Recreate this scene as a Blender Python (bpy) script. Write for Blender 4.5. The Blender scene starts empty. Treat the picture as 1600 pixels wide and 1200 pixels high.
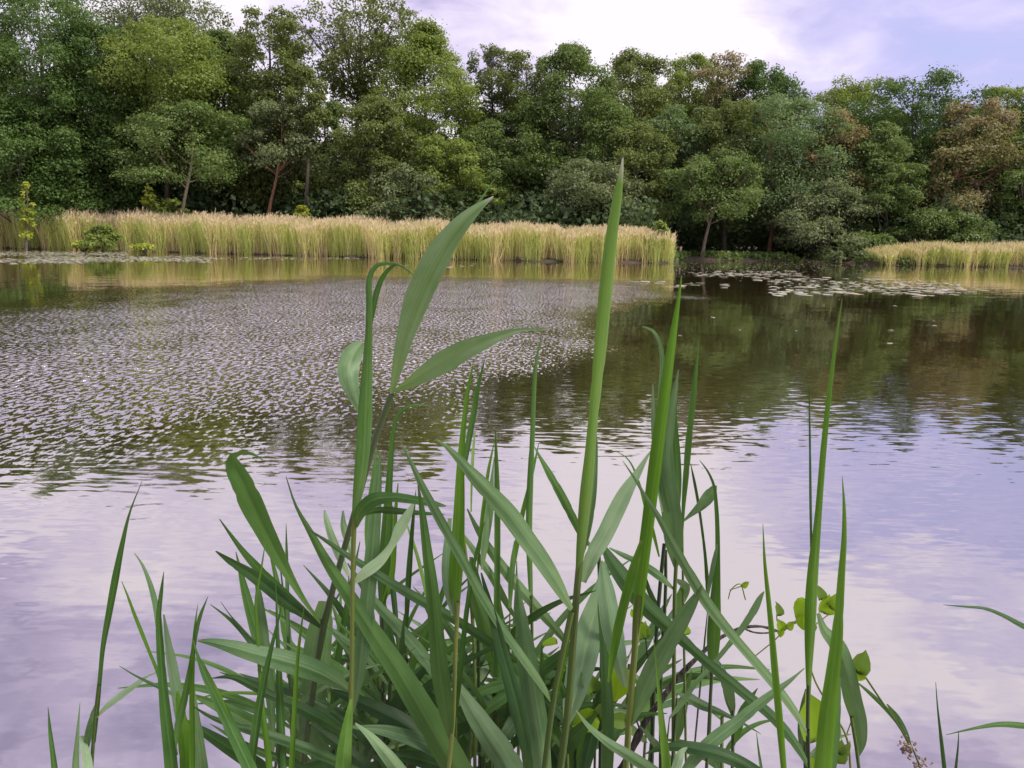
import bpy, math, random
import numpy as np
from mathutils import Vector, Matrix

random.seed(7)
S = bpy.context.scene
COL = S.collection
R = math.radians

# ------------------------------------------------------------------ camera
CAMZ, F_PX = 1.5, 1208.0
PITCH, ROLL = R(10.5), R(0.95)
CAM = np.array([0.0, 0.0, CAMZ])
FW = np.array([0, math.cos(PITCH), -math.sin(PITCH)])
UP0 = np.array([0, math.sin(PITCH), math.cos(PITCH)])
RT0 = np.array([1.0, 0, 0])
RT = math.cos(ROLL) * RT0 + math.sin(ROLL) * UP0
UP = -math.sin(ROLL) * RT0 + math.cos(ROLL) * UP0


def ray(px, py):
    return FW + (px - 800) / F_PX * RT + (600 - py) / F_PX * UP


def at(px, py, Y):                       # measured place in the photo -> point at distance Y
    d = ray(px, py)
    return CAM + d * (Y / d[1])


def on_water(px, py):
    d = ray(px, py)
    return CAM + d * (-CAMZ / d[2])


cam_data = bpy.data.cameras.new("camera")
cam_data.sensor_width = 36
cam_data.lens = 36 * F_PX / 1600
cam_data.clip_start = 0.05
cam_data.clip_end = 3000
cam = bpy.data.objects.new("camera", cam_data)
COL.objects.link(cam)
M = Matrix(((RT[0], UP[0], -FW[0], 0), (RT[1], UP[1], -FW[1], 0), (RT[2], UP[2], -FW[2], CAMZ), (0, 0, 0, 1)))
cam.matrix_world = M
S.camera = cam


# ------------------------------------------------------------------ helpers
def make_mesh(name, V, quads=None, tris=None, uv=None, mats=(), mat_idx=None, smooth=False):
    V = np.asarray(V, np.float32).reshape(-1, 3)
    me = bpy.data.meshes.new(name)
    loops, starts, n = [], [], 0
    if quads is not None and len(quads):
        q = np.asarray(quads, np.int32).reshape(-1, 4)
        loops.append(q.ravel())
        starts.append(np.arange(len(q)) * 4)
        n = q.size
    if tris is not None and len(tris):
        t = np.asarray(tris, np.int32).reshape(-1, 3)
        loops.append(t.ravel())
        starts.append(n + np.arange(len(t)) * 3)
    L = np.concatenate(loops)
    ST = np.concatenate(starts)
    me.vertices.add(len(V))
    me.vertices.foreach_set("co", V.ravel())
    me.loops.add(len(L))
    me.loops.foreach_set("vertex_index", L)
    me.polygons.add(len(ST))
    me.polygons.foreach_set("loop_start", ST.astype(np.int32))
    if uv is not None:
        ul = me.uv_layers.new(name="UVMap")
        ul.data.foreach_set("uv", np.asarray(uv, np.float32)[L].ravel())
    for m in mats:
        me.materials.append(m)
    if mat_idx is not None:
        me.polygons.foreach_set("material_index", np.asarray(mat_idx, np.int32))
    if smooth:
        me.polygons.foreach_set("use_smooth", np.ones(len(ST), bool))
    me.update(calc_edges=True)
    me.validate()
    return me


def link(name, me, parent=None, loc=None):
    o = bpy.data.objects.new(name, me)
    COL.objects.link(o)
    if parent is not None:
        o.parent = parent
    if loc is not None:
        o.location = loc
    return o


def tag(o, label=None, cat=None, group=None, kind=None):
    if label:
        o["label"] = label
    if cat:
        o["category"] = cat
    if group:
        o["group"] = group
    if kind:
        o["kind"] = kind
    return o


def thing(name, loc, label, cat, group=None):
    o = bpy.data.objects.new(name, None)
    o.empty_display_size = 0.2
    o.location = [float(v) for v in loc]
    COL.objects.link(o)
    return tag(o, label, cat, group)


def tube_arrays(P, Rd, sides=8):
    P = np.asarray(P, float)
    Rd = np.asarray(Rd, float)
    n = len(P)
    T = np.gradient(P, axis=0)
    T /= np.linalg.norm(T, axis=1)[:, None] + 1e-9
    ref = np.array([1.0, 0.2, 0.1]) if abs(T[0][0]) < 0.8 else np.array([0, 1.0, 0.2])
    A = np.cross(T, ref)
    A /= np.linalg.norm(A, axis=1)[:, None] + 1e-9
    B = np.cross(T, A)
    ang = np.arange(sides) / sides * 2 * np.pi
    V = P[:, None] + Rd[:, None, None] * (np.cos(ang)[None, :, None] * A[:, None] + np.sin(ang)[None, :, None] * B[:, None])
    i = np.arange(n - 1)[:, None] * sides
    j = np.arange(sides)[None]
    jn = (j + 1) % sides
    Q = np.stack([i + j, i + jn, i + sides + jn, i + sides + j], -1).reshape(-1, 4)
    return V.reshape(-1, 3), Q


class Acc:
    def __init__(self):
        self.V, self.Q, self.n, self.MI = [], [], 0, []

    def add(self, V, Q, mi=0):
        self.V.append(V)
        self.Q.append(Q + self.n)
        self.MI.append(np.full(len(Q), mi))
        self.n += len(V)

    def mesh(self, name, mats, smooth=True):
        return make_mesh(name, np.concatenate(self.V), np.concatenate(self.Q), mats=mats,
                         mat_idx=np.concatenate(self.MI), smooth=smooth)


def catmull(P, n, dims=2):
    P = np.asarray(P, float)
    if len(P) == 2:
        t = np.linspace(0, 1, n)[:, None]
        return P[0] * (1 - t) + P[1] * t
    d = np.concatenate([[0], np.cumsum(np.linalg.norm(np.diff(P[:, :dims], axis=0), axis=1) + 1e-6)])
    t = np.linspace(0, d[-1], n)
    m = np.gradient(P, d, axis=0)
    k = np.clip(np.searchsorted(d, t, side="right") - 1, 0, len(P) - 2)
    h = (d[k + 1] - d[k])[:, None]
    s = ((t - d[k])[:, None]) / h
    return ((2 * s**3 - 3 * s**2 + 1) * P[k] + (s**3 - 2 * s**2 + s) * h * m[k]
            + (-2 * s**3 + 3 * s**2) * P[k + 1] + (s**3 - s**2) * h * m[k + 1])


def smooth01(x):
    x = np.clip(x, 0, 1)
    return x * x * (3 - 2 * x)


# ------------------------------------------------------------------ materials
class NT:
    def __init__(self, name):
        self.m = bpy.data.materials.new(name)
        self.m.use_nodes = True
        self.t = self.m.node_tree
        self.t.nodes.clear()
        self.out = self.t.nodes.new("ShaderNodeOutputMaterial")

    def n(self, typ, **kw):
        nd = self.t.nodes.new("ShaderNode" + typ)
        for k, v in kw.items():
            if k.startswith("i_"):
                key = k[2:].replace("_", " ")
                key = int(key) if key.isdigit() else key
                nd.inputs[key].default_value = v
            else:
                setattr(nd, k, v)
        return nd

    def l(self, a, b):
        self.t.links.new(a, b)

    def math(self, op, a, b=None, clamp=False):
        nd = self.n("Math", operation=op, use_clamp=clamp)
        for k, v in enumerate((a, b)):
            if v is None:
                continue
            if isinstance(v, (int, float)):
                nd.inputs[k].default_value = v
            else:
                self.l(v, nd.inputs[k])
        return nd.outputs[0]

    def mix(self, fac, a, b, blend="MIX"):
        nd = self.n("Mix", data_type="RGBA", blend_type=blend)
        for k, v in ((0, fac), (6, a), (7, b)):
            if isinstance(v, (int, float)):
                nd.inputs[k].default_value = v
            elif isinstance(v, tuple):
                nd.inputs[k].default_value = (*v, 1) if len(v) == 3 else v
            else:
                self.l(v, nd.inputs[k])
        return nd.outputs[2]

    def ramp(self, val, stops):
        nd = self.n("ValToRGB")
        el = nd.color_ramp.elements
        el[0].position, el[0].color = stops[0][0], (*stops[0][1], 1)
        el[1].position, el[1].color = stops[-1][0], (*stops[-1][1], 1)
        for p, c in stops[1:-1]:
            e = el.new(p)
            e.color = (*c, 1)
        self.l(val, nd.inputs[0])
        return nd.outputs[0]


def foliage_mat(name, c1, c2, trans=0.35, c3=None, gloss=0.25, patch=0.12):
    """leaf material: tint varies leaf by leaf and in broad patches (c3 = dead or odd twigs)"""
    g = NT(name)
    geo = g.n("NewGeometry")
    rnd = geo.outputs["Random Per Island"]
    tc = g.n("TexCoord")
    ns = g.n("TexNoise", i_Scale=0.45, i_Detail=2.0)
    g.l(tc.outputs["Object"], ns.inputs["Vector"])
    f = g.math("ADD", g.math("MULTIPLY", rnd, 0.55), g.math("MULTIPLY", ns.outputs[0], 0.5), clamp=True)
    col = g.mix(f, c1, c2)
    if c3 is not None:
        n2 = g.n("TexNoise", i_Scale=patch, i_Detail=3.0)
        g.l(tc.outputs["Object"], n2.inputs["Vector"])
        k = g.ramp(n2.outputs[0], [(0.50, (0, 0, 0)), (0.60, (1, 1, 1))])
        col = g.mix(k, col, c3)
    dif = g.n("BsdfPrincipled", i_Roughness=0.55)
    dif.inputs["Specular IOR Level"].default_value = gloss
    g.l(col, dif.inputs["Base Color"])
    tr = g.n("BsdfTranslucent")
    tcol = g.mix(0.5, col, (min(1, c2[0] * 1.5), min(1, c2[1] * 1.6), c2[2] * 0.6))
    g.l(tcol, tr.inputs["Color"])
    mx = g.n("MixShader")
    mx.inputs[0].default_value = trans
    g.l(dif.outputs[0], mx.inputs[1])
    g.l(tr.outputs[0], mx.inputs[2])
    g.l(mx.outputs[0], g.out.inputs[0])
    return g.m


def bark_mat(name, c1, c2, scale=3.0):
    g = NT(name)
    tc = g.n("TexCoord")
    mp = g.n("Mapping")
    mp.inputs["Scale"].default_value = (4, 4, 0.8)
    g.l(tc.outputs["Object"], mp.inputs[0])
    ns = g.n("TexNoise", i_Scale=scale, i_Detail=6.0)
    g.l(mp.outputs[0], ns.inputs["Vector"])
    col = g.ramp(ns.outputs[0], [(0.35, c1), (0.65, c2)])
    b = g.n("BsdfPrincipled", i_Roughness=0.9)
    g.l(col, b.inputs["Base Color"])
    bp = g.n("Bump", i_Strength=0.5, i_Distance=0.05)
    g.l(ns.outputs[0], bp.inputs["Height"])
    g.l(bp.outputs[0], b.inputs["Normal"])
    g.l(b.outputs[0], g.out.inputs[0])
    return g.m


def reed_leaf_mat(name, c1, c2, cmid, trans=0.3, tip=None, tcol=None, sheen=0.35):
    g = NT(name)
    uv = g.n("UVMap")
    sep = g.n("SeparateXYZ")
    g.l(uv.outputs[0], sep.inputs[0])
    u, v = sep.outputs[0], sep.outputs[1]
    mp = g.n("Mapping")
    mp.inputs["Scale"].default_value = (26, 1.2, 1)
    oi = g.n("ObjectInfo")
    g.l(uv.outputs[0], mp.inputs[0])
    ns = g.n("TexNoise", i_Scale=1.0, i_Detail=3.0, noise_dimensions="4D")
    g.l(mp.outputs[0], ns.inputs["Vector"])
    g.l(g.math("MULTIPLY", oi.outputs["Random"], 40.0), ns.inputs["W"])
    m2 = g.n("Mapping")
    m2.inputs["Scale"].default_value = (1.5, 7, 1)
    g.l(uv.outputs[0], m2.inputs[0])
    nb = g.n("TexNoise", i_Scale=1.0, i_Detail=4.0, noise_dimensions="4D")
    g.l(m2.outputs[0], nb.inputs["Vector"])
    g.l(g.math("MULTIPLY", oi.outputs["Random"], 17.0), nb.inputs["W"])
    f = g.math("ADD", g.math("MULTIPLY", ns.outputs[0], 0.95), g.math("MULTIPLY", nb.outputs[0], 0.85))
    f = g.math("SUBTRACT", f, g.math("MULTIPLY", g.math("SUBTRACT", 0.5, oi.outputs["Random"]), 0.5))
    f = g.math("ADD", g.math("MULTIPLY", g.math("SUBTRACT", f, 0.90), 1.7), 0.5, clamp=True)
    col = g.mix(f, c1, c2)
    # pale midrib and fresher leaf base
    d = g.math("ABSOLUTE", g.math("SUBTRACT", u, 0.5))
    rib = g.ramp(d, [(0.0, (1, 1, 1)), (0.05, (0.15, 0.15, 0.15)), (0.09, (0, 0, 0))])
    col = g.mix(g.math("MULTIPLY", rib, 0.55), col, cmid)
    base = g.ramp(v, [(0.0, (1, 1, 1)), (0.22, (0, 0, 0))])
    col = g.mix(g.math("MULTIPLY", base, 0.6), col, cmid)
    sn = g.math("SINE", g.math("MULTIPLY", g.math("ADD", u, g.math("MULTIPLY", nb.outputs[0], 0.03)), 150.0))
    col = g.mix(g.math("MULTIPLY", g.math("ADD", sn, 1.0), 0.11), col, (0.01, 0.03, 0.01))
    tipn = g.math("ADD", v, g.math("MULTIPLY", g.math("SUBTRACT", ns.outputs[0], 0.5), 0.10))
    col = g.mix(g.ramp(tipn, [(0.975, (0, 0, 0)), (1.0, (0.7, 0.7, 0.7))]), col, (0.20, 0.16, 0.07))
    # scattered brown specks and nicks
    vo = g.n("TexVoronoi", i_Scale=1.0)
    m3 = g.n("Mapping")
    m3.inputs["Scale"].default_value = (5, 26, 1)
    g.l(uv.outputs[0], m3.inputs[0])
    ad = g.n("VectorMath", operation="ADD")
    g.l(m3.outputs[0], ad.inputs[0])
    g.l(oi.outputs["Random"], ad.inputs[1])
    sc = g.n("VectorMath", operation="ADD")
    g.l(ad.outputs[0], sc.inputs[0])
    g.l(oi.outputs["Location"], sc.inputs[1])
    g.l(sc.outputs[0], vo.inputs["Vector"])
    sp = g.ramp(vo.outputs["Distance"], [(0.05, (1, 1, 1)), (0.10, (0, 0, 0))])
    spk = g.math("MULTIPLY", sp, g.math("GREATER_THAN", nb.outputs[0], 0.56))
    col = g.mix(g.math("MULTIPLY", spk, 0.6), col, (0.09, 0.07, 0.03))
    if tip is not None:
        k = g.ramp(v, [(tip, (0, 0, 0)), (min(1, tip + 0.05), (1, 1, 1))])
        col = g.mix(k, col, (0.62, 0.55, 0.48))
    dif = g.n("BsdfPrincipled", i_Roughness=0.46)
    dif.inputs["Specular IOR Level"].default_value = sheen
    g.l(col, dif.inputs["Base Color"])
    bp = g.n("Bump", i_Strength=0.5, i_Distance=0.001)
    g.l(ns.outputs[0], bp.inputs["Height"])
    g.l(bp.outputs[0], dif.inputs["Normal"])
    tr = g.n("BsdfTranslucent")
    tc = tcol or (0.16, 0.34, 0.03)
    g.l(g.mix(0.65, col, tc), tr.inputs["Color"])
    mx = g.n("MixShader")
    mx.inputs[0].default_value = trans
    g.l(dif.outputs[0], mx.inputs[1])
    g.l(tr.outputs[0], mx.inputs[2])
    g.l(mx.outputs[0], g.out.inputs[0])
    return g.m


def plain(name, c, rough=0.7, c2=None, scale=20.0, spec=0.3):
    g = NT(name)
    b = g.n("BsdfPrincipled", i_Roughness=rough)
    b.inputs["Specular IOR Level"].default_value = spec
    if c2 is None:
        b.inputs["Base Color"].default_value = (*c, 1)
    else:
        tc = g.n("TexCoord")
        ns = g.n("TexNoise", i_Scale=scale, i_Detail=4.0)
        g.l(tc.outputs["Object"], ns.inputs["Vector"])
        g.l(g.ramp(ns.outputs[0], [(0.35, c), (0.65, c2)]), b.inputs["Base Color"])
    g.l(b.outputs[0], g.out.inputs[0])
    return g.m


LEAF = {
    "deep": foliage_mat("foliage_deep", (0.060, 0.112, 0.030), (0.112, 0.182, 0.045), 0.32),
    "mid": foliage_mat("foliage_mid", (0.090, 0.140, 0.042), (0.165, 0.230, 0.070), 0.36),
    "olive": foliage_mat("foliage_olive", (0.100, 0.138, 0.040), (0.185, 0.225, 0.070), 0.36),
    "yellow": foliage_mat("foliage_yellow_green", (0.125, 0.180, 0.038), (0.240, 0.300, 0.075), 0.40),
    "grey": foliage_mat("foliage_grey_green", (0.110, 0.145, 0.070), (0.195, 0.230, 0.110), 0.34),
    "blue": foliage_mat("foliage_blue_green", (0.095, 0.155, 0.065), (0.185, 0.260, 0.115), 0.36),
    "rust": foliage_mat("foliage_rusty", (0.145, 0.135, 0.058), (0.25, 0.20, 0.092), 0.34, (0.34, 0.205, 0.12), patch=0.16),
    "pink": foliage_mat("foliage_faded", (0.165, 0.165, 0.075), (0.270, 0.245, 0.115), 0.34, (0.30, 0.235, 0.15), patch=0.16),
    "lime": foliage_mat("foliage_lime", (0.20, 0.26, 0.03), (0.42, 0.46, 0.08), 0.4),
    "shade": foliage_mat("foliage_painted_shade", (0.046, 0.078, 0.032), (0.078, 0.120, 0.048), 0.26),  # shade of the wood's interior put into darker leaf colours
}
BARK = bark_mat("bark_dark", (0.045, 0.036, 0.028), (0.11, 0.09, 0.07))
BARK_PALE = bark_mat("bark_pale", (0.13, 0.10, 0.075), (0.26, 0.20, 0.15))
BARK_RED = bark_mat("bark_reddish", (0.15, 0.075, 0.045), (0.30, 0.16, 0.10))


# ------------------------------------------------------------------ terrain and water
def shore_far(x):
    """distance of the far water's edge for each x"""
    px = np.array([-140, -70, -45, -25, -12, 2, 12.2, 13.2, 17, 30, 31.5, 45, 70, 140.])
    py = np.array([86, 80, 74, 67, 62, 59, 59.5, 70, 73, 72, 66, 64, 62, 60.])
    return np.interp(x, px, py)


def ground_h(x, y):
    x = np.asarray(x, float)
    y = np.asarray(y, float)
    far = shore_far(x)
    wob = 0.25 * np.sin(x * 0.9) + 0.2 * np.sin(x * 2.3 + 1) + 0.12 * np.sin(y * 1.7 + x * 0.6)
    t = (y - far + wob)
    rise = np.where(t < 0, -0.7 * smooth01(-t / 3.0) - 0.05, 0.05 + 0.22 * smooth01(t / 1.2) + 0.5 * smooth01((t - 2) / 14) + 2.0 * smooth01((t - 20) / 80))
    near = 0.62 + 0.08 * np.sin(x * 2.1) + 0.05 * np.sin(x * 5.3)
    n = near - y
    nb = np.where(n > 0, 0.02 + 0.1 * smooth01(n / 0.5) + 0.25 * smooth01(n / 8), -5)
    return np.maximum(rise, nb) + 0.03 * np.sin(x * 3.1 + y * 2.2) * (rise > 0)


xs = np.concatenate([[-900, -500, -300, -200], np.arange(-140, 140.1, 1.0), [200, 300, 500, 900]])
ys = np.concatenate([[-300, -100, -40, -15, -6], np.arange(-3, 2.01, 0.2), np.arange(3, 54, 3), np.arange(55, 120, 0.6), np.arange(122, 170, 6), [200, 260, 350, 500, 900]])
X, Y = np.meshgrid(xs, ys)
Z = ground_h(X, Y)
nx, ny = len(xs), len(ys)
ii = (np.arange(ny - 1)[:, None] * nx + np.arange(nx - 1)[None]).ravel()
g = NT("soil_and_leaf_litter")
tc = g.n("TexCoord")
ns = g.n("TexNoise", i_Scale=0.5, i_Detail=8.0)
g.l(tc.outputs["Object"], ns.inputs["Vector"])
n2 = g.n("TexNoise", i_Scale=9.0, i_Detail=5.0)
g.l(tc.outputs["Object"], n2.inputs["Vector"])
c = g.ramp(ns.outputs[0], [(0.38, (0.035, 0.055, 0.018)), (0.5, (0.055, 0.042, 0.028)), (0.68, (0.10, 0.068, 0.046))])
c = g.mix(0.5, c, g.ramp(n2.outputs[0], [(0.3, (0.015, 0.012, 0.009)), (0.7, (0.10, 0.075, 0.055))]))
b = g.n("BsdfPrincipled", i_Roughness=0.95)
g.l(c, b.inputs["Base Color"])
g.l(b.outputs[0], g.out.inputs[0])
tag(link("ground", make_mesh("ground", np.stack([X, Y, Z], -1), np.stack([ii, ii + 1, ii + nx + 1, ii + nx], -1), mats=[g.m], smooth=True)), kind="structure")


def water_mat():
    g = NT("pond_water")
    geo = g.n("NewGeometry")
    sp = g.n("SeparateXYZ")
    g.l(geo.outputs["Position"], sp.inputs[0])
    x, y = sp.outputs[0], sp.outputs[1]

    def sstep(v, a, b):
        mr = g.n("MapRange", interpolation_type="SMOOTHSTEP")
        g.l(v, mr.inputs[0])
        mr.inputs[1].default_value, mr.inputs[2].default_value = a, b
        mr.inputs[3].default_value, mr.inputs[4].default_value = 0, 1
        return mr.outputs[0]

    def noise(sx, sy, rot=0.0, detail=2.0, w=0.0, rough=0.5):
        mp = g.n("Mapping")
        mp.inputs["Scale"].default_value = (sx, sy, 1)
        mp.inputs["Rotation"].default_value = (0, 0, rot)
        mp.inputs["Location"].default_value = (w, w * 0.7, 0)
        g.l(geo.outputs["Position"], mp.inputs[0])
        n = g.n("TexNoise", i_Scale=1.0, i_Detail=detail, i_Roughness=rough, noise_dimensions="2D")
        g.l(mp.outputs[0], n.inputs["Vector"])
        return n

    # wandering edges of the wind-ruffled patch
    wob = noise(0.16, 0.16, 0, 3.0, 3.0).outputs[0]
    wob = g.math("MULTIPLY", g.math("SUBTRACT", wob, 0.5), 6.0)
    xw = g.math("ADD", x, wob)
    yw = g.math("ADD", y, g.math("MULTIPLY", wob, 0.8))
    right = g.math("SUBTRACT", g.math("SUBTRACT", g.math("MULTIPLY", y, 0.30), 3.2), xw)
    m = g.math("MULTIPLY", sstep(right, -1.6, 2.4), sstep(g.math("ADD", xw, g.math("MULTIPLY", y, 0.0)), -11.5, -4.0))
    m = g.math("MULTIPLY", m, g.math("SUBTRACT", 1.0, sstep(yw, 22, 34)))
    m = g.math("MULTIPLY", m, sstep(yw, 4.6, 10.5))
    # open near water: gentle long ripples between the ruffled patch and the bank
    near = g.math("SUBTRACT", 1.0, sstep(yw, 6.0, 12.0))
    mid = g.math("MULTIPLY", near, sstep(y, 2.5, 5.0))

    def slope(n, amp):
        s = g.n("VectorMath", operation="SUBTRACT")
        g.l(n.outputs["Color"], s.inputs[0])
        s.inputs[1].default_value = (0.5, 0.5, 0.5)
        k = g.n("VectorMath", operation="SCALE")
        g.l(s.outputs[0], k.inputs[0])
        if isinstance(amp, float):
            k.inputs["Scale"].default_value = amp
        else:
            g.l(amp, k.inputs["Scale"])
        return k.outputs[0]

    def vadd(a, b):
        s = g.n("VectorMath", operation="ADD")
        g.l(a, s.inputs[0])
        g.l(b, s.inputs[1])
        return s.outputs[0]

    fleck = noise(21.0, 9.5, 0.22, 2.0, 11.0, 0.62)
    tiny = noise(16.0, 9.0, -0.2, 1.0, 5.0)
    long_ = noise(4.5, 17.0, 0.12, 2.0, 1.0)
    swell = noise(0.7, 1.6, -0.2, 1.0, 8.0)
    fs = slope(fleck, 1.0)
    ln = g.n("VectorMath", operation="LENGTH")
    g.l(fs, ln.inputs[0])
    sc = g.n("VectorMath", operation="SCALE")
    g.l(fs, sc.inputs[0])
    gust = noise(0.5, 0.35, 0.3, 2.0, 21.0).outputs[0]
    lull = sstep(noise(1.3, 0.8, -0.3, 2.0, 33.0).outputs[0], 0.28, 0.72)
    lull = g.math("ADD", g.math("MULTIPLY", lull, 0.65), 0.38)
    m_ = g.math("MULTIPLY", m, lull)
    g.l(g.math("MULTIPLY", g.math("MULTIPLY", m_, g.math("ADD", g.math("MULTIPLY", gust, 36.0), 8.0)), ln.outputs["Value"]), sc.inputs["Scale"])
    # at a low view the facets that face the bank fill most of what is seen
    bias = g.n("CombineXYZ")
    g.l(g.math("MULTIPLY", m_, -0.085), bias.inputs[1])
    tot = vadd(vadd(sc.outputs[0], bias.outputs[0]), slope(tiny, g.math("ADD", g.math("MULTIPLY", m, 0.10), 0.008)))
    tot = vadd(tot, slope(long_, g.math("ADD", g.math("MULTIPLY", mid, 0.065), g.math("MULTIPLY", gust, 0.045))))
    tot = vadd(tot, slope(swell, 0.014))
    # rings where fish or insects touched the surface
    for (cx, cy, r0, amp) in ((on_water(1282, 628)[0], on_water(1282, 628)[1], 0.55, 0.022), (on_water(222, 802)[0], on_water(222, 802)[1], 0.36, 0.02)):
        dx = g.math("SUBTRACT", x, float(cx))
        dy = g.math("SUBTRACT", y, float(cy))
        rr = g.math("SQRT", g.math("ADD", g.math("MULTIPLY", dx, dx), g.math("MULTIPLY", dy, dy)))
        env = g.math("SUBTRACT", 1.0, sstep(rr, r0 * 0.3, r0))
        wv = g.math("MULTIPLY", g.math("SINE", g.math("MULTIPLY", rr, 19.0 / r0)), g.math("MULTIPLY", env, amp))
        cb = g.n("CombineXYZ")
        g.l(g.math("MULTIPLY", wv, g.math("DIVIDE", dx, g.math("ADD", rr, 0.02))), cb.inputs[0])
        g.l(g.math("MULTIPLY", wv, g.math("DIVIDE", dy, g.math("ADD", rr, 0.02))), cb.inputs[1])
        tot = vadd(tot, cb.outputs[0])
    fl = g.n("VectorMath", operation="MULTIPLY")
    g.l(tot, fl.inputs[0])
    fl.inputs[1].default_value = (1, 1, 0)
    nn = g.n("VectorMath", operation="ADD")
    g.l(fl.outputs[0], nn.inputs[0])
    nn.inputs[1].default_value = (0, 0, 1)
    nz = g.n("VectorMath", operation="NORMALIZE")
    g.l(nn.outputs[0], nz.inputs[0])
    gl = g.n("BsdfGlossy", i_Roughness=0.02)
    gl.inputs["Color"].default_value = (0.97, 0.94, 0.93, 1)
    g.l(nz.outputs[0], gl.inputs["Normal"])
    df = g.n("BsdfDiffuse")
    df.inputs["Color"].default_value = (0.050, 0.037, 0.013, 1)
    fr = g.n("Fresnel", i_IOR=1.33)
    g.l(nz.outputs[0], fr.inputs["Normal"])
    fac = g.math("ADD", g.math("MULTIPLY", fr.outputs[0], 0.36), 0.62, clamp=True)
    mx = g.n("MixShader")
    g.l(fac, mx.inputs[0])
    g.l(df.outputs[0], mx.inputs[1])
    g.l(gl.outputs[0], mx.inputs[2])
    g.l(mx.outputs[0], g.out.inputs[0])
    return g.m


wx = np.array([-400, -100, -40, -15, -5, 0, 5, 15, 40, 100, 400.])
wy = np.array([0.2, 3, 8, 15, 25, 40, 60, 75, 110.])
X, Y = np.meshgrid(wx, wy)
nx = len(wx)
ii = (np.arange(len(wy) - 1)[:, None] * nx + np.arange(nx - 1)[None]).ravel()
tag(link("pond_water", make_mesh("pond_water", np.stack([X, Y, 0 * X], -1), np.stack([ii, ii + 1, ii + nx + 1, ii + nx], -1), mats=[water_mat()])), kind="structure")


# ------------------------------------------------------------------ trees
def leaf_cards(rng, C, N, size, aspect=1.7):
    """rhombic leaf sprays at centres C with normals N"""
    n = len(C)
    rv = rng.normal(size=(n, 3))
    T = np.cross(N, rv)
    T /= np.linalg.norm(T, axis=1)[:, None] + 1e-9
    B = np.cross(N, T)
    s = size * rng.uniform(0.6, 1.4, n)[:, None]
    a = T * s * aspect * 0.5
    b = B * s * 0.5
    droop = N * s * 0.18
    V = np.stack([C - a - droop, C + b, C + a - droop, C - b], 1).reshape(-1, 3)
    Q = np.arange(n * 4).reshape(-1, 4)
    return V, Q


def rand_dirs(rng, n):
    v = rng.normal(size=(n, 3))
    return v / (np.linalg.norm(v, axis=1)[:, None] + 1e-9)


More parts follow.
